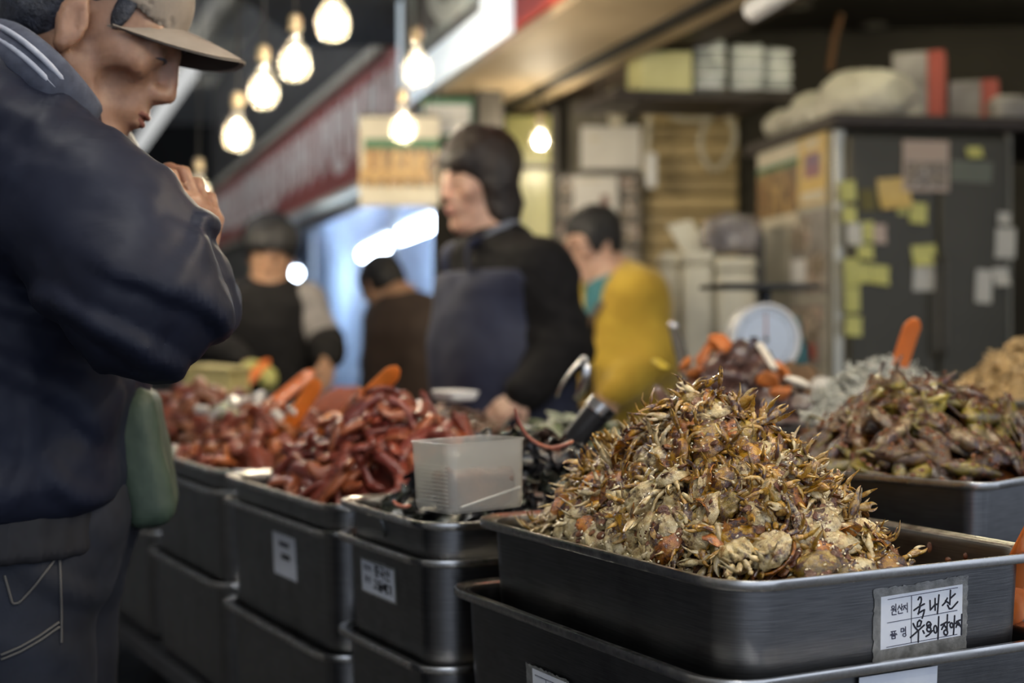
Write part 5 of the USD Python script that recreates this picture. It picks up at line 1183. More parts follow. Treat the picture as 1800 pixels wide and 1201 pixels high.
m_gprint = pm('green_print', (.045, .14, .07), (.06, .18, .09), 6, .6); m_gold = pm('gold_print', (.55, .37, .10), (.64, .46, .16), 8, .5); m_ink = pm('dark_ink', (.02, .018, .02), None, rough=.6)
m_blueprint = pm('blue_red_print', (.10, .09, .20), (.34, .10, .08), 14, .5)
m_ltwhite = usdkit.material(stage, '/World/Looks/sign_lightbox', {'p': ('principled_bsdf', {'base_color': (.75, .8, .85), 'roughness': .35, 'emission_color': (.70, .86, 1.0), 'emission_strength': .26})}, [], surface='p.BSDF')

# white framed photo sign on the fascia
s0, s1 = front(5.8), front(4.34); sgd = unit(s1 - s0); sgl = np.linalg.norm(s1 - s0); RS = np.stack([sgd, [-sgd[1], sgd[0], 0], [0, 0, 1.0]], 1)
sg = thing('photo_sign', 'white framed dish photo sign on the stall front beside the red panel', 'sign', mat4(s0 + np.array([0, 0, 2.04]) , RS))
HS = .95
put('frame_board', box((0, -.16, 0), (sgl, -.125, HS), bevel=.006), m_ltwhite, sg)
for x in (.25, sgl - .25): put('wall_mount', box((x - .03, -.125, .3), (x + .03, .02, .36)), m_pillar, sg)
put('photo', box((.20, -.166, .145), (sgl - .28, -.160, HS - .1)), m_lite, sg)
for a, b in (((.17, -.172, .115), (sgl - .25, -.16, .145)), ((.17, -.172, .145), (.20, -.16, HS)), ((sgl - .28, -.172, .145), (sgl - .25, -.16, HS))): put('frame_edge', box(a, b, bevel=.003), m_alu, sg)
put('plate_print', thick(np.array([[[.95 + r * math.cos(a) * .42, -.168, .40 + r * math.sin(a) * .24] for a in np.linspace(0, 2 * np.pi, 33)] for r in (.72, .86, 1.0)]), .002), pm('printed_plate_rim', (.55, .60, .62), None, rough=.4), sg)

def board(name, label, px0, py0, px1, py1, d, parts, cat='poster', yaw=0.0, th=.012):
    "flat board facing the camera side at distance d; parts: (name, fx0, fy0, fx1, fy1, material) as fractions from its top left"
    A = at(px0, py0, d); w, h = (px1 - px0) / F * d / math.cos(yaw), (py1 - py0) / F * d
    t = thing(name, label, cat, mat4(A, rotz(yaw)))
    for i, (n, x0, y0, x1, y1, m) in enumerate(parts):
        e = 0 if i == 0 else .003 + .0008 * i
        put(n, box((x0 * w, -e, -y1 * h), (x1 * w, th if i == 0 else 0, -y0 * h)), m, t)
    return t
pb1 = board('hanging_poster', 'hanging food poster with cream header and green band, left of the middle seller', 632, 205, 772, 362, 5.2,
      [('sheet', 0, 0, 1, 1, m_cream), ('header', .02, .02, .98, .24, m_cream), ('green_band', .06, .25, 1, .40, m_gprint), ('food_photo', .06, .36, .98, .78, m_food), ('footer', .04, .80, .98, .97, m_cream)])
rp = np.random.default_rng(8)
for k in range(5):
    x = (.10 + .17 * k) * 140 / F * 5.2; q = []
    g = unary_union([LineString([(x, -.22), (x, -.16)]).buffer(.012), LineString([(x - .018, -.20), (x - .024, -.255)]).buffer(.007), LineString([(x + .018, -.20), (x + .022, -.25)]).buffer(.007), Point(x, -.145).buffer(.013)])
    m = slab(g, .002); v = m.vertices; put('dish_print', trimesh.Trimesh(np.stack([v[:, 0], -v[:, 2] - .0075, v[:, 1] + .0], 1), m.faces[:, ::-1], process=False), pm('golden_dish_print_%d' % k, (.40, .22, .06), (.55, .36, .13), 60, .5), pb1, False)
put('hanging_rod', tube([(0, .006, .004), (.29, .006, .004)], .006, 8), m_pillar, pb1)
for x in (.04, .25): put('hanging_cord', tube([(x, .006, 0), (x, .30, .45), (x, .62, 2.12 - at(632, 205, 5.2)[2])], .0025, 6), m_wire, pb1)
board('notice_sign', 'small white notice with green top edge above the food poster', 741, 172, 831, 243, 5.45, [('sheet', 0, 0, 1, 1, m_gprint), ('white_area', .05, .18, .95, .9, m_paper), ('text_line', .12, .35, .88, .40, m_cream), ('text_line', .12, .55, .88, .60, m_cream)], 'sign')
bw = board('whiteboard', 'blank white wall sheet above the photo board on the grey panel', 1021, 222, 1126, 297, 6.2, [('sheet', 0, 0, 1, 1, m_paper), ('faint_smudge', .15, .25, .3, .35, m_cream)], 'sheet')
ph = board('photo_board', 'dark board of snack photos behind the woman in the yellow jacket', 972, 304, 1128, 480, 6.22, [('board', 0, 0, 1, 1, m_pillar)] +
      [('photo', x, y, x + .20, y + .19, m_food2) for x in (.03, .76) for y in (.04, .28, .52, .76)], 'board')
board('paper_sheet', 'cream paper sheet pinned over the photo board', 1008, 309, 1086, 402, 6.17, [('sheet', 0, 0, 1, 1, m_paper), ('brown_print', .62, .36, .80, .62, pm('brown_print', (.20, .11, .09), None, rough=.6)), ('print_line', .1, .08, .6, .12, m_cream)], 'sheet', th=.006)
# cables looping on the back wall, white pipe cover
m_cable = pm('white_cable', (.50, .46, .36), None, rough=.5)
for i, (pts, r, w) in enumerate(((((1072, 145), (1074, 180), (1080, 222)), .020, 'hanging above the white sheet'), (((1090, 222), (1102, 190), (1130, 175), (1140, 200), (1145, 300)), .014, 'running down the slats'), (((1160, 185), (1200, 210), (1245, 205), (1270, 190)), .012, 'sagging under the upper shelf'),
        (((1262, 195), (1232, 240), (1240, 285), (1256, 300)), .013, 'forming the left side of a loop'), (((1278, 205), (1292, 240), (1280, 275), (1262, 300)), .013, 'forming the right side of a loop'))):
    put('wall_cable', tube(spline([at(x, y, 6.15) for x, y in pts], 14), r, 8), m_cable, None, True, f'pale cable on the stall wall, {w}', 'cable')
put('cable_cover', box((-.022, -.02, -.075), (.022, .02, .075), c=at(1145, 300, 6.15), bevel=.006), m_white, None, 30, 'white cable cover on the edge of the slat wall', 'cable cover')

# ---------------------------------------------------------------- shelves and what stands on them
m_shelf = pm('dark_shelf_board', (.028, .020, .016), (.045, .034, .028), 4, .6)
def shelf(label, p0, p1, dep, th=.03):
    "board from p0 to p1 (front edge), going dep back"
    t = thing('wall_shelf', label, 'shelf'); d = unit(p1 - p0); b = np.array([-d[1], d[0], 0]); V = [p + b * s * dep + [0, 0, z] for p in (p0, p1) for s in (0, 1) for z in (0, -th)]
    put('shelf_board', trimesh.convex.convex_hull(np.array(V)), m_shelf, t)
    for p in (p0 * .85 + p1 * .15, p0 * .15 + p1 * .85): put('bracket', tube([p + b * .05 - [0, 0, th], p + b * dep - [0, 0, th]], .010, 6), m_shelf, t); put('hanger', tube([p + b * (dep - .02), p * [1, 1, 0] + b * (dep - .02) + [0, 0, 2.455]], .008, 6), m_shelf, t)
    return t
shelf('upper wall shelf with the yellow carton and plastic bundles', at(1082, 157, 5.0), at(1395, 165, 5.25), .40)
m_ycard = pm('pale_yellow_carton', (.60, .58, .26), (.70, .68, .36), 5, .6); m_plas = pm('clear_plastic_wrap', (.20, .23, .21), (.42, .45, .42), 14, .18, coat=.6, bump=.5, bscale=25, bdist=.01)
Z1 = at(1082, 157, 5.0)[2]
t = thing('carton', 'pale yellow carton standing on the upper shelf', 'box', mat4(at(1174, 153, 5.12) * [1, 1, 0] + [0, 0, Z1 - .005], rotz(.12)))
put('carton_body', box((-.105, -.02, 0), (.085, .22, .155), bevel=.004), m_ycard, t); put('lid_flap', box((-.105, -.024, .150), (.085, .22, .158)), m_ycard, t)
def bag_thing(label, c, h, mat, R=None, seed=0, amp=.03, name='plastic_bag', cat='bag', fq=9):
    t = thing(name, label, cat); S = Sdf(.04).box(c + np.array([0, 0, h[2]]), h, min(h) * .55, R); S.post += [wrinkle(amp, fq, seed), wrinkle(amp * .35, fq * 3, seed + 3), lambda P, d: np.maximum(d, c[2] - P[:, 2])]
    put('film', S.mesh(.012), mat, t, True); return t
for i, (px, w) in enumerate(((1246, .058), (1312, .062), (1366, .05))):
    tt_ = thing('plastic_bundle', f'clear wrapped bundle of plastic lids on the upper shelf, {["first","second","third"][i]} right of the carton', 'bundle'); c = at(px, 150, 5.18 + .03 * i) * [1, 1, 0] + [0, 0, Z1 + .012]
    S = Sdf(.02).box(c + [0, .05, .10], (w, .08, .096 - .008 * i), .02); S.post += [wrinkle(.012, 14, i), lambda P, d, z=c[2]: np.maximum(d, z - .01 - P[:, 2])]; put('wrap', S.mesh(.008), m_plas, tt_, True)
    for k in range(4): put('lid', box((-w * .97, -.037, .02 + .045 * k), (w * .97, -.033, .026 + .045 * k), c=c), m_white, tt_)
put('orange_cord', tube([at(1458, 125, 5.6), at(1466, 70, 5.6), at(1478, 26, 5.6)], .012, 6), pm('orange_cord_plastic', (.12, .05, .012), None, rough=.6), None, True, 'thin orange cord hanging in the dark stall', 'cord')

# ---------------------------------------------------------------- refrigerator with notes
yf = math.radians(-10.5); RFr = np.stack([unit([-math.sin(math.radians(-10)) , math.cos(math.radians(-10)), 0]), [0, 0, 0], [0, 0, 1.0]], 1)
K = at(1465, 575, 4.55) * [1, 1, 0]; fside = unit([-.17, .985, 0]); ffront = np.array([fside[1], -fside[0], 0])   # left side runs back, front runs right
RFr = np.stack([ffront, fside, [0, 0, 1.0]], 1); FH = 1.15 + (575 - 228) / F * 4.55
m_fridge = pm('dark_olive_steel_door', (.040, .035, .020), (.060, .052, .032), 1.5, .4, metal=.3, spec=.5); m_fside = pm('pale_fridge_side', (.38, .36, .30), (.46, .44, .37), 3, .45)
fr = thing('refrigerator', 'tall dark double-door refrigerator covered in sticky notes', 'refrigerator', mat4(K, RFr))
put('cabinet', box((0, 0, .08), (.60, .70, FH), bevel=.006), m_fridge, fr); put('side_panel', box((-.006, .03, .08), (0, .69, FH - .004)), m_fside, fr)
put('door', box((.035, -.045, .12), (.335, -.004, FH - .02), bevel=.008), m_fridge, fr); put('door', box((.34, -.045, .12), (.585, -.004, FH - .02), bevel=.008), m_fridge, fr)
put('corner_trim', box((-.004, -.012, .08), (.034, .0, FH), bevel=.003), pm('pale_metal_trim', (.48, .46, .38), None, rough=.35, metal=.5), fr)
put('corner_trim', box((.588, -.012, .08), (.612, 0, FH), bevel=.003), pm('dull_metal_trim', (.22, .20, .15), None, rough=.4, metal=.5), fr)
for x in (.318, .350): put('door_handle', tube([(x, -.05, 1.05), (x, -.075, 1.08), (x, -.075, 1.35), (x, -.05, 1.38)], .007, 8), m_pillar, fr)
for x in (.06, .54): put('foot', tube([(x, .06, 0), (x, .06, .085)], .025, 10), m_shoe, fr); put('foot', tube([(x, .62, 0), (x, .62, .085)], .025, 10), m_shoe, fr)
RFr_ = RFr; Z2 = FH + .046
tsh = thing('top_board', 'thick dark board lying on top of the refrigerator under the white bag', 'board', mat4(K, RFr)); put('board', box((-.03, -.07, FH + .001), (1.15, .78, FH + .045), bevel=.006), m_shelf, tsh)
m_wbag = pm('white_plastic_bag', (.42, .40, .33), (.54, .52, .43), 8, .4, bump=.5, bscale=30, bdist=.008)
tb = thing('plastic_bag', 'big crumpled white plastic bag lying on the board over the refrigerator', 'bag'); S = Sdf(.06)
for px, d, dz, r in ((1378, 5.08, .03, .06), (1425, 4.95, .05, .08), (1485, 4.85, .075, .10), (1540, 4.82, .085, .105), (1585, 4.85, .05, .08)): S.ell(at(px, 210, d) * [1, 1, 0] + [0, 0, Z2 + dz], (r * 1.1, r * 1.1, r))
S.post += [wrinkle(.03, 9, 2), wrinkle(.010, 26, 5), lambda P, d: np.maximum(d, Z2 + .002 - P[:, 2])]
put('film', S.mesh(.010), m_wbag, tb, True)
m_rbox = pm('red_printed_carton', (.30, .045, .028), (.38, .065, .04), 6, .5); m_gcart = pm('grey_carton_side', (.20, .185, .17), (.34, .32, .30), 10, .6)
for i, (px, w, h, d, lab) in enumerate(((1628, .055, .25, 4.78, 'tall red and white carton behind the white bag over the refrigerator'), (1724, .052, .16, 4.82, 'smaller red carton at the right over the refrigerator'))):
    t = thing('carton', lab, 'box', mat4(at(px, 575, d) * [1, 1, 0] + [0, 0, Z2], rotz(-.35)))
    put('carton_body', box((-w * 2.0, 0, 0), (w - .05, .14, h), bevel=.004), m_gcart, t); put('red_end', box((w - .05, -.003, 0), (w + .004, .142, h)), m_rbox, t)
tb2 = bag_thing('small grey crumpled bag at the right end of the board over the refrigerator', at(1772, 575, 4.75) * [1, 1, 0] + np.array([0, .0, Z2 - .002]), np.array([.06, .06, .045]), m_gcart, None, 4, .02)
m_ynote = pm('yellow_sticky_note', (.50, .48, .13), (.58, .56, .20), 10, .7); m_wnote = pm('white_note', (.50, .48, .42), (.58, .56, .50), 8, .7); m_pnote = pm('pinkish_note', (.46, .36, .30), None, rough=.7)
fn_ = np.cross(RFr[:, 0], [0, 0, 1.0]); 
def on_front(px, py):
    "point of the refrigerator front plane seen at a pixel -> local x, z"
    r = np.array([(px - 900) / F, 1, (HZ - py) / F]); o = np.array([0, 0, CZ]); n = RFr[:, 1]; q = o + r * ((K - o) @ n / (r @ n)); return (q - K) @ RFr[:, 0], q[2]
for i, (x0, y0, x1, y1, m, w) in enumerate(((1464, 322, 1492, 358, m_ynote, 'top of the left column'), (1470, 366, 1494, 394, m_ynote, 'second in the left column'), (1478, 393, 1504, 432, m_wnote, 'left column beside the corner'), (1504, 392, 1524, 428, m_ynote, 'middle of the cluster'), (1524, 396, 1546, 430, m_pnote, 'right of the cluster'),
        (1496, 430, 1524, 456, m_ynote, 'under the cluster'), (1472, 456, 1500, 505, m_ynote, 'left, below the cluster'), (1500, 464, 1520, 498, m_ynote, 'in the lower cluster'), (1522, 466, 1552, 500, m_ynote, 'right of the lower cluster'), (1474, 506, 1500, 550, m_ynote, 'lower left column'), (1476, 556, 1504, 590, m_ynote, 'bottom of the left column'),
        (1530, 318, 1585, 372, m_gold, 'large golden one at the top'), (1566, 352, 1584, 380, m_ynote, 'tucked under the large golden one'), (1588, 358, 1618, 394, m_ynote, 'tilted, right of the golden one'), (1590, 434, 1632, 470, m_ynote, 'folded, on the middle of the doors'), (1594, 466, 1630, 512, m_wnote, 'below the folded yellow one'),
        (1704, 474, 1732, 532, m_wnote, 'long, low on the right door'), (1732, 472, 1758, 504, m_wnote, 'small, low on the right door'), (1738, 402, 1772, 455, m_wnote, 'large, at the right edge'), (1742, 374, 1764, 396, m_wnote, 'small, at the right edge'), (1686, 262, 1712, 282, m_ynote, 'small yellow, near the top right'),
        (1660, 284, 1732, 322, pm('grey_green_label', (.14, .15, .11), None, rough=.5), 'grey-green plate at the top right'), (1500, 336, 1525, 374, pm('dim_yellow_note', (.13, .11, .03), None, rough=.7), 'dim one left of the golden one'))):
    xa, za = on_front(x0, y0); xb, zb = on_front(x1, y1); L = max(abs(xb - xa), .015); H = abs(za - zb)
    g = thick(np.array([[[u * L, -.0015 - .010 * v ** 3 * ((i % 3) - .4), -v * H] for u in np.linspace(0, 1, 3)] for v in np.linspace(0, 1, 6)]), .0012)
    put('sticky_note', g, m, None, True, f'paper note on the refrigerator doors, {w}', 'note', M=mat4(K + RFr @ np.array([xa, -.047, 0]) + [0, 0, za], RFr @ rot((0, 1, 0), ((i * 37) % 11 - 5) * .02)))
xa, za = on_front(1575, 250); xb, zb = on_front(1655, 340)
t = thing('magnet_poster', 'pinkish food flyer at the top of the refrigerator doors', 'flyer', mat4(K + RFr @ np.array([xa, -.049, 0]) + [0, 0, za], RFr))
put('sheet', box((0, -.002, -(za - zb)), (xb - xa, 0, 0)), m_pnote, t); put('dish_photo', box((.01, -.004, -(za - zb) * .92), (xb - xa - .01, -.002, -(za - zb) * .42)), m_food2, t)
# posters on the refrigerator's left side
def side_board(name, label, x0, x1, z0, z1, parts):
    "on the left side of the refrigerator: x runs back from the corner, z up"
    RSd = np.stack([-RFr[:, 1], RFr[:, 0], [0, 0, 1.0]], 1)
    t = thing(name, label, 'poster', mat4(K + RFr[:, 1] * x1 - RFr[:, 0] * .009 + [0, 0, z1], RSd)); w, h = x1 - x0, z1 - z0
    for i, (n, a, b, c_, d_, m) in enumerate(parts): put(n, box((a * w, -.002 - .0012 * i, -d_ * h), (c_ * w, -.0012 * i, -b * h)), m, t)
    return t
side_board('fridge_poster', 'golden poster with a round blue and red print by the refrigerator corner', .03, .27, 1.555, 1.79, [('sheet', 0, 0, 1, 1, m_gold), ('round_print', .22, .28, .78, .62, m_blueprint), ('pale_footer', .1, .82, .95, .96, m_cream), ('pale_header', .25, .08, .75, .2, m_cream)])
side_board('fridge_poster', 'food poster with cream title and green band on the refrigerator side', .275, .685, 1.50, 1.79, [('sheet', 0, 0, 1, 1, m_cream), ('green_band', 0, .22, 1, .34, m_gprint), ('food_photo', .02, .30, .99, .86, m_food), ('footer', .5, .86, 1, 1, m_cream)])
side_board('fridge_poster', 'grey patterned photo sheet low on the refrigerator side', .03, .36, 1.25, 1.535, [('sheet', 0, 0, 1, 1, m_gcart), ('photo', .04, .05, .55, .45, m_food2), ('photo', .5, .5, .96, .95, m_food2), ('white_block', .08, .55, .46, .82, m_white)])
side_board('fridge_poster', 'second snack photo sheet behind the scale plate', .05, .40, 1.02, 1.235, [('sheet', 0, 0, 1, 1, m_gcart), ('photo', .05, .08, .95, .6, m_food2), ('red_block', .3, .65, .8, .9, m_rbox)])

# ---------------------------------------------------------------- foam boxes, crates, wrapped packs
m_foam = pm('white_foam', (.56, .54, .44), (.64, .62, .52), 12, .7); m_wrapd = pm('grey_wrapped_pack', (.10, .085, .08), (.26, .23, .22), 14, .25, coat=.5, bump=.5, bscale=25, bdist=.01)
tbx = at(1250, 575, 4.95)
table2 = thing('low_stand', 'low dark stand under the foam boxes', 'stand'); put('stand_top', box((-.22, -.12, .72), (.16, .45, .75), rotz(-.1), tbx * [1, 1, 0]), m_tab, table2)
for x in (-.19, .13):
    for y in (-.08, .40): put('leg', tube([(tbx * [1, 1, 0]) + rotz(-.1) @ np.array([x, y, 0]), (tbx * [1, 1, 0]) + rotz(-.1) @ np.array([x, y, .72])], .02, 8), m_tab, table2)
for i, (px0, px1, py0, d, lab) in enumerate(((1164, 1196, 442, 4.95, 'narrow white foam box at the left end of the foam boxes'), (1200, 1254, 440, 4.88, 'white foam box under the leaning lid'), (1260, 1330, 452, 4.84, 'wide white foam box with the wrapped pack on it'))):
    w = (px1 - px0) / F * d; z1 = at(px0, py0, d)[2]; t = thing('foam_box', lab, 'box', mat4(at(px0, 575, d) * [1, 1, 0] + [0, 0, .75], rotz(-.05)))
    put('box_body', box((0, 0, 0), (w, .24, z1 - .75 - .05), bevel=.012), m_foam, t); put('lid', box((-.004, -.006, z1 - .75 - .047), (w + .004, .246, z1 - .75), bevel=.012), m_foam, t)
t = thing('foam_board', 'white foam board leaning on top of the foam boxes', 'foam board'); V = [at(x, y, d) + [0, q, 0] for (x, y, d) in ((1173, 396, 4.98), (1214, 386, 5.0), (1204, 446, 4.93), (1252, 438, 4.95)) for q in (0, .05)]; put('board', trimesh.convex.convex_hull(np.array(V)), m_foam, t)
bag_thing('grey plastic wrapped pack on top of the wide foam box', at(1285, 450, 4.96) + np.array([0, 0, .0]), np.array([.10, .08, .068]), m_wrapd, None, 6, .03, 'wrapped_pack', 'pack')
put('handle_bar', tube([at(1333, 472, 4.78) * [1, 1, 0] + [0, 0, .75], at(1338, 412, 4.78)], .012, 8), m_shoe, None, True, 'dark upright bar beside the wrapped pack', 'bar')

# ---------------------------------------------------------------- dial scale
m_teal2 = pm('teal_enamel', (.014, .085, .085), (.02, .11, .11), 6, .35, coat=.4); m_dial = pm('scale_dial_face', (.42, .50, .62), (.50, .58, .70), 4, .4); m_ring = pm('pale_dial_ring', (.66, .66, .66), None, rough=.35)
cs_ = at(1345, 597, 3.25); sc = thing('dial_scale', 'teal dial scale with white round face and dark flat plate, behind the heaped pans', 'scale', mat4(cs_ * [1, 1, 0] + [0, 0, TB], rotz(.18)))
zc = cs_[2] - TB; Ry90 = rot((1, 0, 0), math.pi / 2)
b = Sdf(.02).box((.050, .115, zc * .5), (.085, .070, zc * .5), .03); b.box((.060, .115, zc + .005), (.062, .060, .055), .03); put('housing', b.mesh(.006), m_teal2, sc, True)
d_ = lathe([(0, 0), (.074, 0), (.0745, .003), (0, .003)], 40); d_.apply_transform(mat4((0, .0, zc), Ry90)); put('dial', d_, m_dial, sc)
r_ = lathe([(.0735, -.045), (.082, -.045), (.084, 0), (.083, .010), (.0775, .012), (.0735, .006), (.0735, -.045)], 40); r_.apply_transform(mat4((0, 0, zc), Ry90)); put('dial_ring', r_, m_ring, sc)
put('pointer', box((-.0015, -.0062, zc - .01), (.0015, -.0046, zc + .058)), m_rbox, sc); put('hub', ico((0, -.005, zc), (.006, .003, .006), 2), m_shoe, sc, True)
tk = [box((-.0008, -.0045, .058), (.0008, -.003, .068 if k % 5 == 0 else .064), rot((0, 1, 0), 2 * np.pi * k / 40), (0, 0, zc)) for k in range(40)]; put('dial_marks', cat_(tk), m_ink, sc, kind='stuff')
zp = at(1345, 503, 3.25)[2] - TB
put('post', tube([(.03, .08, zc + .06), (.03, .08, zp - .008)], .014, 12), m_shoe, sc); put('plate', loft([rrect(.24 - q, .20 - q, .02) + [.015, .08] for q in (.01, 0, 0, .01)], [zp - .006, zp - .003, zp + .003, zp + .006], True, True), m_shoe, sc)
for x in (-.04, .12):
    for y in (.04, .16): put('foot', lathe([(0, 0), (.012, 0), (.010, .012), (0, .012)], 12), m_shoe, sc, M=mat4((x, y, 0)))
# white paper bags on the back table
for i, (a, w) in enumerate(((at(1462, 640, 2.95), 'large folded white plastic bag right of the scale'), (at(1505, 652, 2.80), 'smaller white plastic bag in front of the large one'))):
    c = a * [1, 1, 0] + [0, 0, TB]; S = Sdf(.04); S.box(c + [0, 0, .06 + .0 * i], (.075 - .01 * i, .07, .075 - .02 * i), .03, rot((0, 1, 0), .45)); S.post += [wrinkle(.014, 12, i), wrinkle(.004, 40, i), lambda P, d, z=TB: np.maximum(d, z - P[:, 2])]
    put('plastic_bag', S.mesh(.008), m_paper, None, True, w, 'bag')

# ---------------------------------------------------------------- tools in the food
m_or = pm('orange_plastic', (.82, .20, .025), (.88, .25, .04), 5, .3, coat=.5); m_ord = pm('deep_orange_plastic', (.68, .17, .035), None, rough=.3, coat=.5)
def paddle(label, p0, p1, w=.016, mat=m_or, bowl=True, back=(0, 1, 0)):
    "plastic serving spoon: handle end p0, where it dips into the food p1"
    p0, p1 = np.asarray(p0), np.asarray(p1); t = thing('serving_spoon', label, 'spoon'); d = unit(p1 - p0); q = p1 + d * .05
    sp_ = spline([p0, p0 * .6 + p1 * .4 + np.array(back) * .003, p1, q], 16); n = np.cross(d, back)
    put('handle', tube(sp_, np.r_[w * .35, w * .8, np.full(12, w), w * .9, w * .6], 12, flat=.28, xhint=back), mat, t, True)
    if bowl: put('bowl', ico(q + d * .02, (.030, .014, .038), 3, frame(d, n)), mat, t, True)
    return t
paddle('orange serving spoon standing in the squid strips', at(700, 647, 2.36), at(628, 716, 2.42), .015)
paddle('short orange spoon handle stuck in the radish kimchi', at(560, 668, 2.72), at(524, 724, 2.75), .016)
paddle('orange spoon leaning left out of the radish kimchi', at(552, 652, 3.10), at(492, 700, 3.05), .014, m_ord)
paddle('orange spoon held in the gloved hand of the far-left seller', at(472, 632, 4.92), at(428, 678, 4.70), .017, m_ord)
paddle('orange spoon standing upright in the dried anchovies', at(1609, 560, 2.42), at(1582, 640, 2.47), .0155, m_ord)
paddle('orange scoop at the right end of the crab pan', at(1866, 880, 1.40), at(1806, 985, 1.455), .020, m_ord)
def lens_quad(name, label, quad, d, th, mat): pass
# steel tongs and a black-handled steel ladle, metal scoop
tg = thing('tongs', 'steel tongs leaning in the garlic stems before the middle seller', 'tongs')
for a, b in (((1022, 632), (980, 694)), ((1030, 640), (1014, 702))): put('tong_arm', tube(spline([at(*a, 2.42), at((a[0] + b[0]) / 2 + (6 if a[0] > 1025 else -4), (a[1] + b[1]) / 2, 2.42), at(*b, 2.45)], 10), .0075, 8, flat=.35), m_rim, tg, True)
put('tong_bend', tube(spline([at(1020, 634, 2.42), at(1027, 628, 2.42), at(1032, 640, 2.42)], 7), .008, 8, flat=.4), m_rim, tg, True)
ld = thing('ladle', 'dark container with a shining steel cup edge between the tongs and the crabs', 'container')
ql = at(1044, 733, 2.25); Rl = frame(unit(at(1078, 672, 2.02) - at(1012, 752, 2.02)), (0, 1, 0))
bl_ = lathe([(0, -.10), (.028, -.10), (.031, -.08), (.034, -.04), (.036, .03), (.033, .034), (.031, .03), (.026, -.07), (0, -.07)], 28); put('dark_cup', bl_, pm('black_plastic', (.014, .014, .016), None, rough=.3), ld, M=mat4(ql, Rl, .64))
st_ = lathe([(.0365, .012), (.0385, .014), (.0385, .040), (.036, .042), (.034, .040), (.034, .012)], 28); put('steel_band', st_, m_rim, ld, M=mat4(ql, Rl, .64))
ut = thing('steel_ladle', 'dark steel ladle handle standing left of the orange carrots', 'ladle'); put('handle', tube([at(1184, 574, 2.9), at(1192, 600, 2.88), at(1222, 720, 2.80)], [.011, .014, .016], 10, flat=.5), m_pillar, ut, True); put('tip', ico(at(1183, 573, 2.9), (.011, .008, .011), 2), m_rim, ut, True)
put('yellow_handle', tube([at(1152, 634, 2.7), at(1172, 648, 2.66)], .010, 8, flat=.5), pm('yellow_plastic', (.62, .46, .05), None, rough=.4), None, True, 'short yellow handle left of the orange carrots', 'handle')
put('pale_tray', loft([rrect(.10 - q, .07 - q, .015) for q in (.02, .01, 0, .006)], [0, .004, .018, .020], True, True), m_white, None, 30, 'low pale tray at the back of the braised strips', 'tray', M=mat4(at(800, 704, 2.86), RUV))
m_cleary = pm('yellow_carton_far', (.42, .36, .15), (.50, .44, .20), 5, .6)
put('crate', box((-.16, -.02, TAB), (.16, .24, 1.15 + (575 - 668) / F * 4.35 - .052), rotz(-.25), at(362, 575, 4.35) * [1, 1, 0], .01), m_tab, None, 30, 'dark crate under the yellowish carton behind the far kimchi pans', 'crate')
t = thing('carton', 'yellowish carton on the counter behind the far kimchi pans', 'box', mat4(at(362, 668, 4.35) , rotz(-.25))); put('carton_body', box((-.075, 0, -.05), (.075, .16, .035), bevel=.005), m_cleary, t); put('lid_flap', box((-.078, -.01, .033), (.08, .17, .040), rot((0, 1, 0), .06)), m_cleary, t)

# ---------------------------------------------------------------- translucent plastic box on the corner of the pans
m_frost = usdkit.material(stage, '/World/Looks/frosted_plastic', {'d': ('diffuse_bsdf', {'color': (.90, .90, .86)}), 'tl': ('translucent_bsdf', {'color': (.80, .80, .77)}), 't': ('transparent_bsdf', {'color': (.93, .93, .91)}), 'g': ('glossy_bsdf', {'roughness': .25}),
    'm1': ('mix_closure', {'fac': .35}), 'm2': ('mix_closure', {'fac': .78}), 'f': ('layer_weight', {'blend': .3}), 'fm': ('map_range', {'to_min': .03, 'to_max': .3}), 'm3': ('mix_closure', {})},
    [('d.BSDF', 'm1.closure1'), ('tl.BSDF', 'm1.closure2'), ('m1.closure', 'm2.closure1'), ('t.BSDF', 'm2.closure2'), ('m2.closure', 'm3.closure1'), ('g.BSDF', 'm3.closure2'), ('f.facing', 'fm.value'), ('fm.result', 'm3.fac')], surface='m3.closure')
pbx = thing('plastic_box', 'open translucent white plastic box resting on the pan corner left of the crabs', 'box')
dB = 1.60; ax_ = unit([math.cos(.61), math.sin(.61), 0]); ay_ = np.array([-ax_[1], ax_[0], 0]); up_ = np.array([0, 0, 1.0]); tilt = rot((0, 1, 0), -.03)
RBx = tilt @ np.stack([ax_, ay_, up_], 1); wB, lB, hB = .106, .084, .081; cB_ = at(792, 907, dB) + ax_ * wB / 2
Rr = lambda i: rrect(wB - 2 * i, lB - 2 * i, max(.014 - i, .004), 6)
tp = lambda q, k: q * (1 + .05 * k)
loops = [tp(Rr(.008), 0), tp(Rr(.002), 0), tp(Rr(0), .1), tp(Rr(0), .9), tp(Rr(-.0015), 1), tp(Rr(.0018), 1), tp(Rr(.0018), .1), tp(Rr(.006), .05)]
put('box_wall', loft(loops, [0, .001, .006, hB - .004, hB, hB, .008, .003], True, True), m_frost, pbx, 40, M=mat4(cB_ + ay_ * lB / 2, RBx))
for k in range(11):
    z = .010 + .0045 * k; put('rib', tube([(-wB / 2 + .0045, -lB / 2 + .012, z), (-wB / 2 + .0045, lB / 2 - .012, z)], .0010, 6), m_frost, pbx, M=mat4(cB_ + ay_ * lB / 2, RBx))
put('spatula', tube([(-.036, -.0375, .008), (.046, -.0375, .024)], .0028, 8, flat=.5), m_white, None, True, 'thin white spatula lying in the plastic box', 'spatula', M=mat4(cB_ + ay_ * lB / 2, RBx))
S = Sdf(.02).box(cB_ + ay_ * lB / 2 + RBx @ np.array([.006, .0, .024]), (.040, .033, .021), .008, RBx); S.post += [wrinkle(.012, 40, 2)]
put('seasoning', S.mesh(.003), m_sauce, None, True, 'dark seasoning left in the bottom of the plastic box', 'seasoning', kind='stuff')

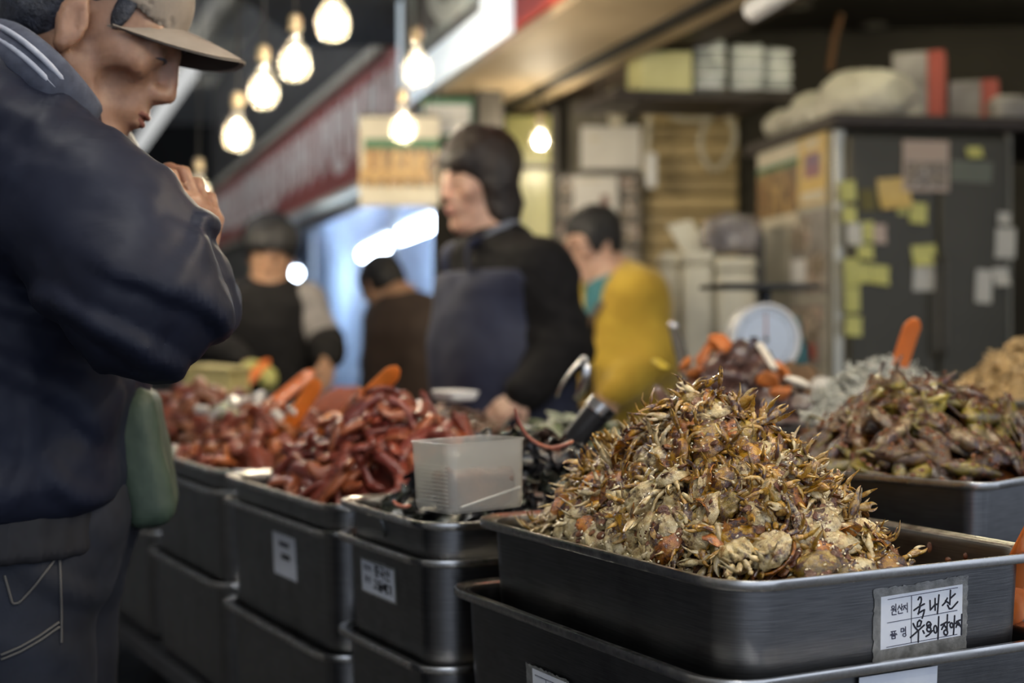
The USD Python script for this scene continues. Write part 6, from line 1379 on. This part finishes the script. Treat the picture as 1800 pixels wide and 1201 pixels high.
# ---------------------------------------------------------------- paper labels with handwriting on the pans
m_label = pm('white_label', (.70, .73, .80), (.76, .79, .84), 30, .5); m_tape = pm('dirty_clear_tape', (.13, .13, .125), (.27, .27, .26), 60, .3, coat=.4, bump=.4, bscale=150); m_marker = pm('black_marker_ink', (.008, .007, .016), None, rough=.5); m_print = pm('printed_ink', (.03, .03, .06), None, rough=.6)
def homog(src, dst):
    A = []
    for (x, y), (u, v) in zip(src, dst): A += [[x, y, 1, 0, 0, 0, -u * x, -u * y, -u], [0, 0, 0, x, y, 1, -v * x, -v * y, -v]]
    return np.linalg.svd(np.array(A))[2][-1].reshape(3, 3)
def ap_(H, p): q = np.c_[np.asarray(p, float), np.ones(len(p))] @ H.T; return q[:, :2] / q[:, 2:]
def ink(strokes, H, w):
    return unary_union([LineString(ap_(H, s)).buffer(w / 2, 3) if len(s) > 1 else Point(*ap_(H, s)[0]).buffer(w * .7) for s in strokes])
def circ(x, y, rx, ry=None): a = np.linspace(0, 2 * np.pi, 13); return [(x + rx * math.cos(q), y + (ry or rx) * math.sin(q)) for q in a]
printed = [circ(418, 405, 15), [(396, 434), (441, 426)], [(420, 430), (418, 450)], [(449, 370), (449, 456)], [(434, 441), (449, 439)], [(407, 456), (407, 487), (453, 480)],
    [(488, 385), (468, 430)], [(487, 398), (506, 425)], [(513, 372), (513, 442)], [(513, 403), (526, 401)], [(476, 446), (476, 473), (521, 466)],
    [(530, 391), (561, 385)], [(547, 388), (530, 433)], [(547, 402), (563, 428)], [(574, 361), (574, 459)],
    [(392, 666), (446, 656)], [(404, 664), (406, 688)], [(432, 660), (432, 683)], [(388, 693), (452, 683)], [(384, 705), (457, 695)], [(420, 700), (420, 714)], [(402, 714), (438, 709), (438, 735), (402, 740), (402, 714)],
    [(502, 633), (529, 628), (529, 662), (502, 667), (502, 633)], [(551, 613), (551, 682)], [(530, 640), (551, 637)], [(530, 656), (551, 653)], circ(538, 699, 17, 16)]
lines = [[(360, 322), (1110, 210)], [(352, 572), (1098, 445)], [(342, 830), (1090, 690)], [(622, 290), (610, 778)]]
hand = [[(692, 328), (705, 302), (722, 302), (728, 325), (722, 360), (708, 382)], [(645, 440), (690, 408), (757, 374)], [(712, 400), (690, 480)], [(688, 474), (730, 448), (757, 436), (750, 470), (732, 522)],
    [(818, 340), (820, 438), (868, 385)], [(872, 320), (870, 440)], [(872, 384), (905, 376)], [(914, 283), (893, 478)],
    [(1000, 318), (975, 365), (948, 392)], [(980, 345), (1018, 372)], [(1035, 238), (1024, 385)], [(1030, 322), (1082, 276)], [(1002, 392), (1018, 428), (1045, 425), (1106, 358)],
    [(682, 565), (702, 545), (724, 558), (708, 605), (676, 612), (682, 565)], [(634, 580), (652, 618), (684, 652)], [(602, 725), (665, 672), (752, 596)], [(690, 650), (685, 772)], [(737, 655), (750, 680)],
    circ(800, 592, 22, 30), [(792, 600), (826, 588)], circ(800, 640, 22, 24), [(768, 713), (800, 695), (836, 655)], circ(868, 640, 17, 38), [(906, 510), (893, 738)],
    [(928, 597), (984, 566)], [(968, 575), (934, 640)], [(962, 600), (992, 640)], [(997, 490), (988, 645)], [(992, 575), (1015, 566)], circ(975, 672, 20, 26), circ(1036, 598, 15, 24), [(1071, 502), (1054, 692)], [(1064, 582), (1090, 574)],
    [(1088, 562), (1126, 545)], [(1106, 552), (1082, 618)], [(1110, 572), (1128, 612)], [(1096, 592), (1132, 600)], [(1144, 488), (1134, 694)]]
def label_on(pan, M, w, h, Hq, strokes, tape=None, name='label'):
    "label lying on a pan's face; M maps label x right, y up, z out"
    lb = put(name, slab(Polygon([(0, 0), (w, 0), (w, h), (0, h)]), .0005), m_label, pan, False, M=M, label='white paper label')
    for n, st, ww, m in strokes: 
        me = slab(ink(st, Hq, ww).intersection(Polygon([(-.01, -.01), (w + .01, -.01), (w + .01, h + .01), (-.01, h + .01)])), .0004); me.apply_translation((0, 0, .0006)); put(n, me, m, lb, False)
    if tape is not None: put('tape', tape, m_tape, pan, True, M=M, label='torn dirty tape round the label')
    return lb
def face_frame(u_face, z):   # front right face of the crab stack at v, plane leans with the wall
    pass
# front label: on the camera-right face (x along V, facing -U)
def ray_plane(px, py, p, n): r = np.array([(px - 900) / F, 1, (HZ - py) / F]); o = np.array([0, 0, CZ]); return o + r * ((p - o) @ n / (r @ n))
def local_M(pan, corner, xd, zd):
    W = np.array(UsdGeom.Xformable(pan).ComputeLocalToWorldTransform(0)).T; yd = np.cross(zd, xd); X = mat4(corner, np.stack([xd, yd, zd], 1)); return np.linalg.inv(W) @ X
lean = .05
nF = unit(-UU - np.array([0, 0, lean])); pF = uv(.0172 + .05 * .05, .2, .92 - .05) + nF * .0006
c4 = [ray_plane(x, y, pF, nF) for x, y in ((1547, 1143), (1690, 1117), (1694, 1030), (1547, 1050))]
xd = unit(c4[1] - c4[0]); w, h = np.linalg.norm(c4[1] - c4[0]), np.linalg.norm(c4[3] - c4[0])
src = [((x - 1500) * 6, (y - 1000) * 6) for x, y in ((1546, 1143.5), (1690, 1117), (1694, 1029.5), (1548, 1049))]
Hq = homog(src, [(0, 0), (w, 0), (w, h), (0, h)])
rt = np.random.default_rng(4); a_ = np.linspace(0, 2 * np.pi, 60, endpoint=False)
def torn(w, h, l, r, b, t, seed):
    rt = np.random.default_rng(seed); P_ = list(np.array(LineString([(-l, -b), (w + r, -b), (w + r, h + t), (-l, h + t), (-l, -b)]).segmentize(.003).coords)[:-1]); P_ = np.array(P_) + (rt.random((len(P_), 2)) - .5) * .0022
    return slab(Polygon(P_).buffer(0).difference(Polygon([(0.0004, 0.0004), (w - .0004, 0.0004), (w - .0004, h - .0004), (0.0004, h - .0004)])), .0004)
MF = local_M(P1, c4[0], xd, nF)
label_on(P1, MF, w, h, Hq, (('ruled_lines', lines, .0005, m_print), ('printed_words', printed, .00085, m_print), ('handwriting', hand, .0017, m_marker)), torn(w, h, .009, .007, .014, .008, 4))
# label on the black-leaf pan (second in its stack), camera-left face (x along -U, facing -V)
han = {'중': [[(0, 1), (1, 1)], [(.5, 1), (.1, .68)], [(.5, .9), (.9, .68)], [(-.05, .55), (1.05, .55)], [(.5, .55), (.5, .38)], [(c[0], c[1]) for c in circ(.5, .18, .26, .17)]],
       '국': [[(.1, 1), (.9, 1), (.85, .7)], [(-.05, .55), (1.05, .55)], [(.5, .55), (.5, .35)], [(.1, .3), (.9, .3), (.85, 0)]], '산': [[(.35, 1), (.05, .5)], [(.33, .85), (.6, .5)], [(.85, 1), (.85, .4)], [(.85, .7), (1.05, .7)], [(.2, .35), (.2, .05), (1, .05)]],
       '고': [[(.1, .95), (.9, .95), (.85, .45)], [(.4, .6), (.4, .15)], [(-.05, .12), (1.05, .12)]], '들': [[(.9, 1), (.1, 1), (.1, .68), (.9, .68)], [(-.05, .52), (1.05, .52)], [(.1, .4), (.9, .4), (.9, .22), (.1, .22), (.1, .02), (.95, .02)]],
       '빼': [[(0, .9), (0, .3), (.25, .3), (.25, .9)], [(0, .6), (.25, .6)], [(.35, .9), (.35, .3), (.6, .3), (.6, .9)], [(.35, .6), (.6, .6)], [(.78, 1), (.78, 0)], [(.78, .5), (1, .5)], [(1, 1), (1, 0)]], '기': [[(.05, .9), (.6, .9), (.5, .3), (.2, .05)], [(.95, 1), (.95, 0)]],
       '원': [[(c[0], c[1]) for c in circ(.4, .82, .2, .16)], [(.05, .55), (.75, .55)], [(.4, .55), (.4, .4)], [(.9, 1), (.9, .35)], [(.2, .3), (.2, .03), (.95, .03)]], '지': [[(.05, .9), (.65, .9)], [(.35, .9), (.05, .2)], [(.35, .6), (.65, .2)], [(.95, 1), (.95, 0)]],
       '품': [[(.1, 1), (.9, 1)], [(.3, 1), (.3, .75)], [(.7, 1), (.7, .75)], [(.05, .72), (.95, .72)], [(0, .55), (1, .55)], [(.5, .55), (.5, .4)], [(.2, .35), (.8, .35), (.8, .02), (.2, .02), (.2, .35)]], '명': [[(.1, .95), (.5, .95), (.5, .6), (.1, .6), (.1, .95)], [(.9, 1), (.9, .45)], [(.6, .85), (.9, .85)], [(.6, .65), (.9, .65)], [(c[0], c[1]) for c in circ(.6, .2, .28, .18)]]}
def word(text, x, y, s, gap=1.25, sy=1.0): return [[(x + (i * gap + a) * s, y + b * s * sy) for a, b in st] for i, ch in enumerate(text) for st in han[ch]]
I3 = np.eye(3)
def side_label(pan, quad, v, z, words, seed, tape=True):
    nV = unit(-VV - np.array([0, 0, lean])); pV = uv(0, v, z) + nV * .0006
    c = [ray_plane(x, y, pV, nV) for x, y in quad]; xd = unit((c[1] - c[0]) * [1, 1, 0] - nV * ((c[1] - c[0]) @ nV) * 0); xd = unit(-UU); w, h = np.linalg.norm(c[1] - c[0]), np.linalg.norm(c[3] - c[0])
    label_on(pan, local_M(pan, c[0], xd, nV), w, h, I3, words(w, h), torn(w, h, .004, .006, .003, .004, seed) if tape else None)
side_label(S2[1], ((638, 1036), (695, 1066), (695, 1004), (638, 984)), -.033 + .017 + .05 * .05, .859 - .05, lambda w, h: (('printed_words', word('원산지', w * .08, h * .70, w * .065) + word('품명', w * .10, h * .30, w * .08), .0008, m_print), ('handwriting', word('중국산', w * .42, h * .60, w * .13) + word('고들빼기', w * .38, h * .18, w * .115), .0019, m_marker)), 7)
side_label(S3[1], ((483, 1006), (522, 1026), (519, 943), (483, 935)), -.031 + .017 + .05 * .06, .851 - .06, lambda w, h: (('printed_words', [[(w * .3, h * (.80 - .035 * k)), (w * .72, h * (.80 - .035 * k))] for k in range(3)], .0022, m_print), ('handwriting', [[(w * .38, h * (.52 - .04 * k)), (w * .74, h * (.52 - .04 * k))] for k in range(3)], .003, m_marker)), 9, False)
# partly seen labels on the pan under the crabs
nV = unit(-VV - np.array([0, 0, lean])); pV = uv(0, -.022 + .017 + .05 * .1, .836 - .1) + nV * .0006; c0 = ray_plane(940, 1174, pV, nV); MV = local_M(P1b, c0 - np.array([0, 0, .055]), unit(-UU), nV)
label_on(P1b, MV, .075, .055, I3, (('ruled_lines', [[(.006, .049), (.069, .049)], [(.030, .006), (.030, .049)]], .0005, m_print),), torn(.075, .055, .014, .003, .004, .003, 12))
nF2 = unit(-UU - np.array([0, 0, lean])); pF2 = uv(-.012 + .017 + .05 * .045, .2, .836 - .045) + nF2 * .0006; c1 = ray_plane(1506, 1194, pF2, nF2); c2 = ray_plane(1643, 1179, pF2, nF2)
M2 = local_M(P1b, c1 - np.array([0, 0, .06]), unit(VV), nF2); label_on(P1b, M2, float(np.linalg.norm(c2 - c1)), .062, I3, (('ruled_lines', [[(.006, .03), (.07, .03)]], .0005, m_print),))
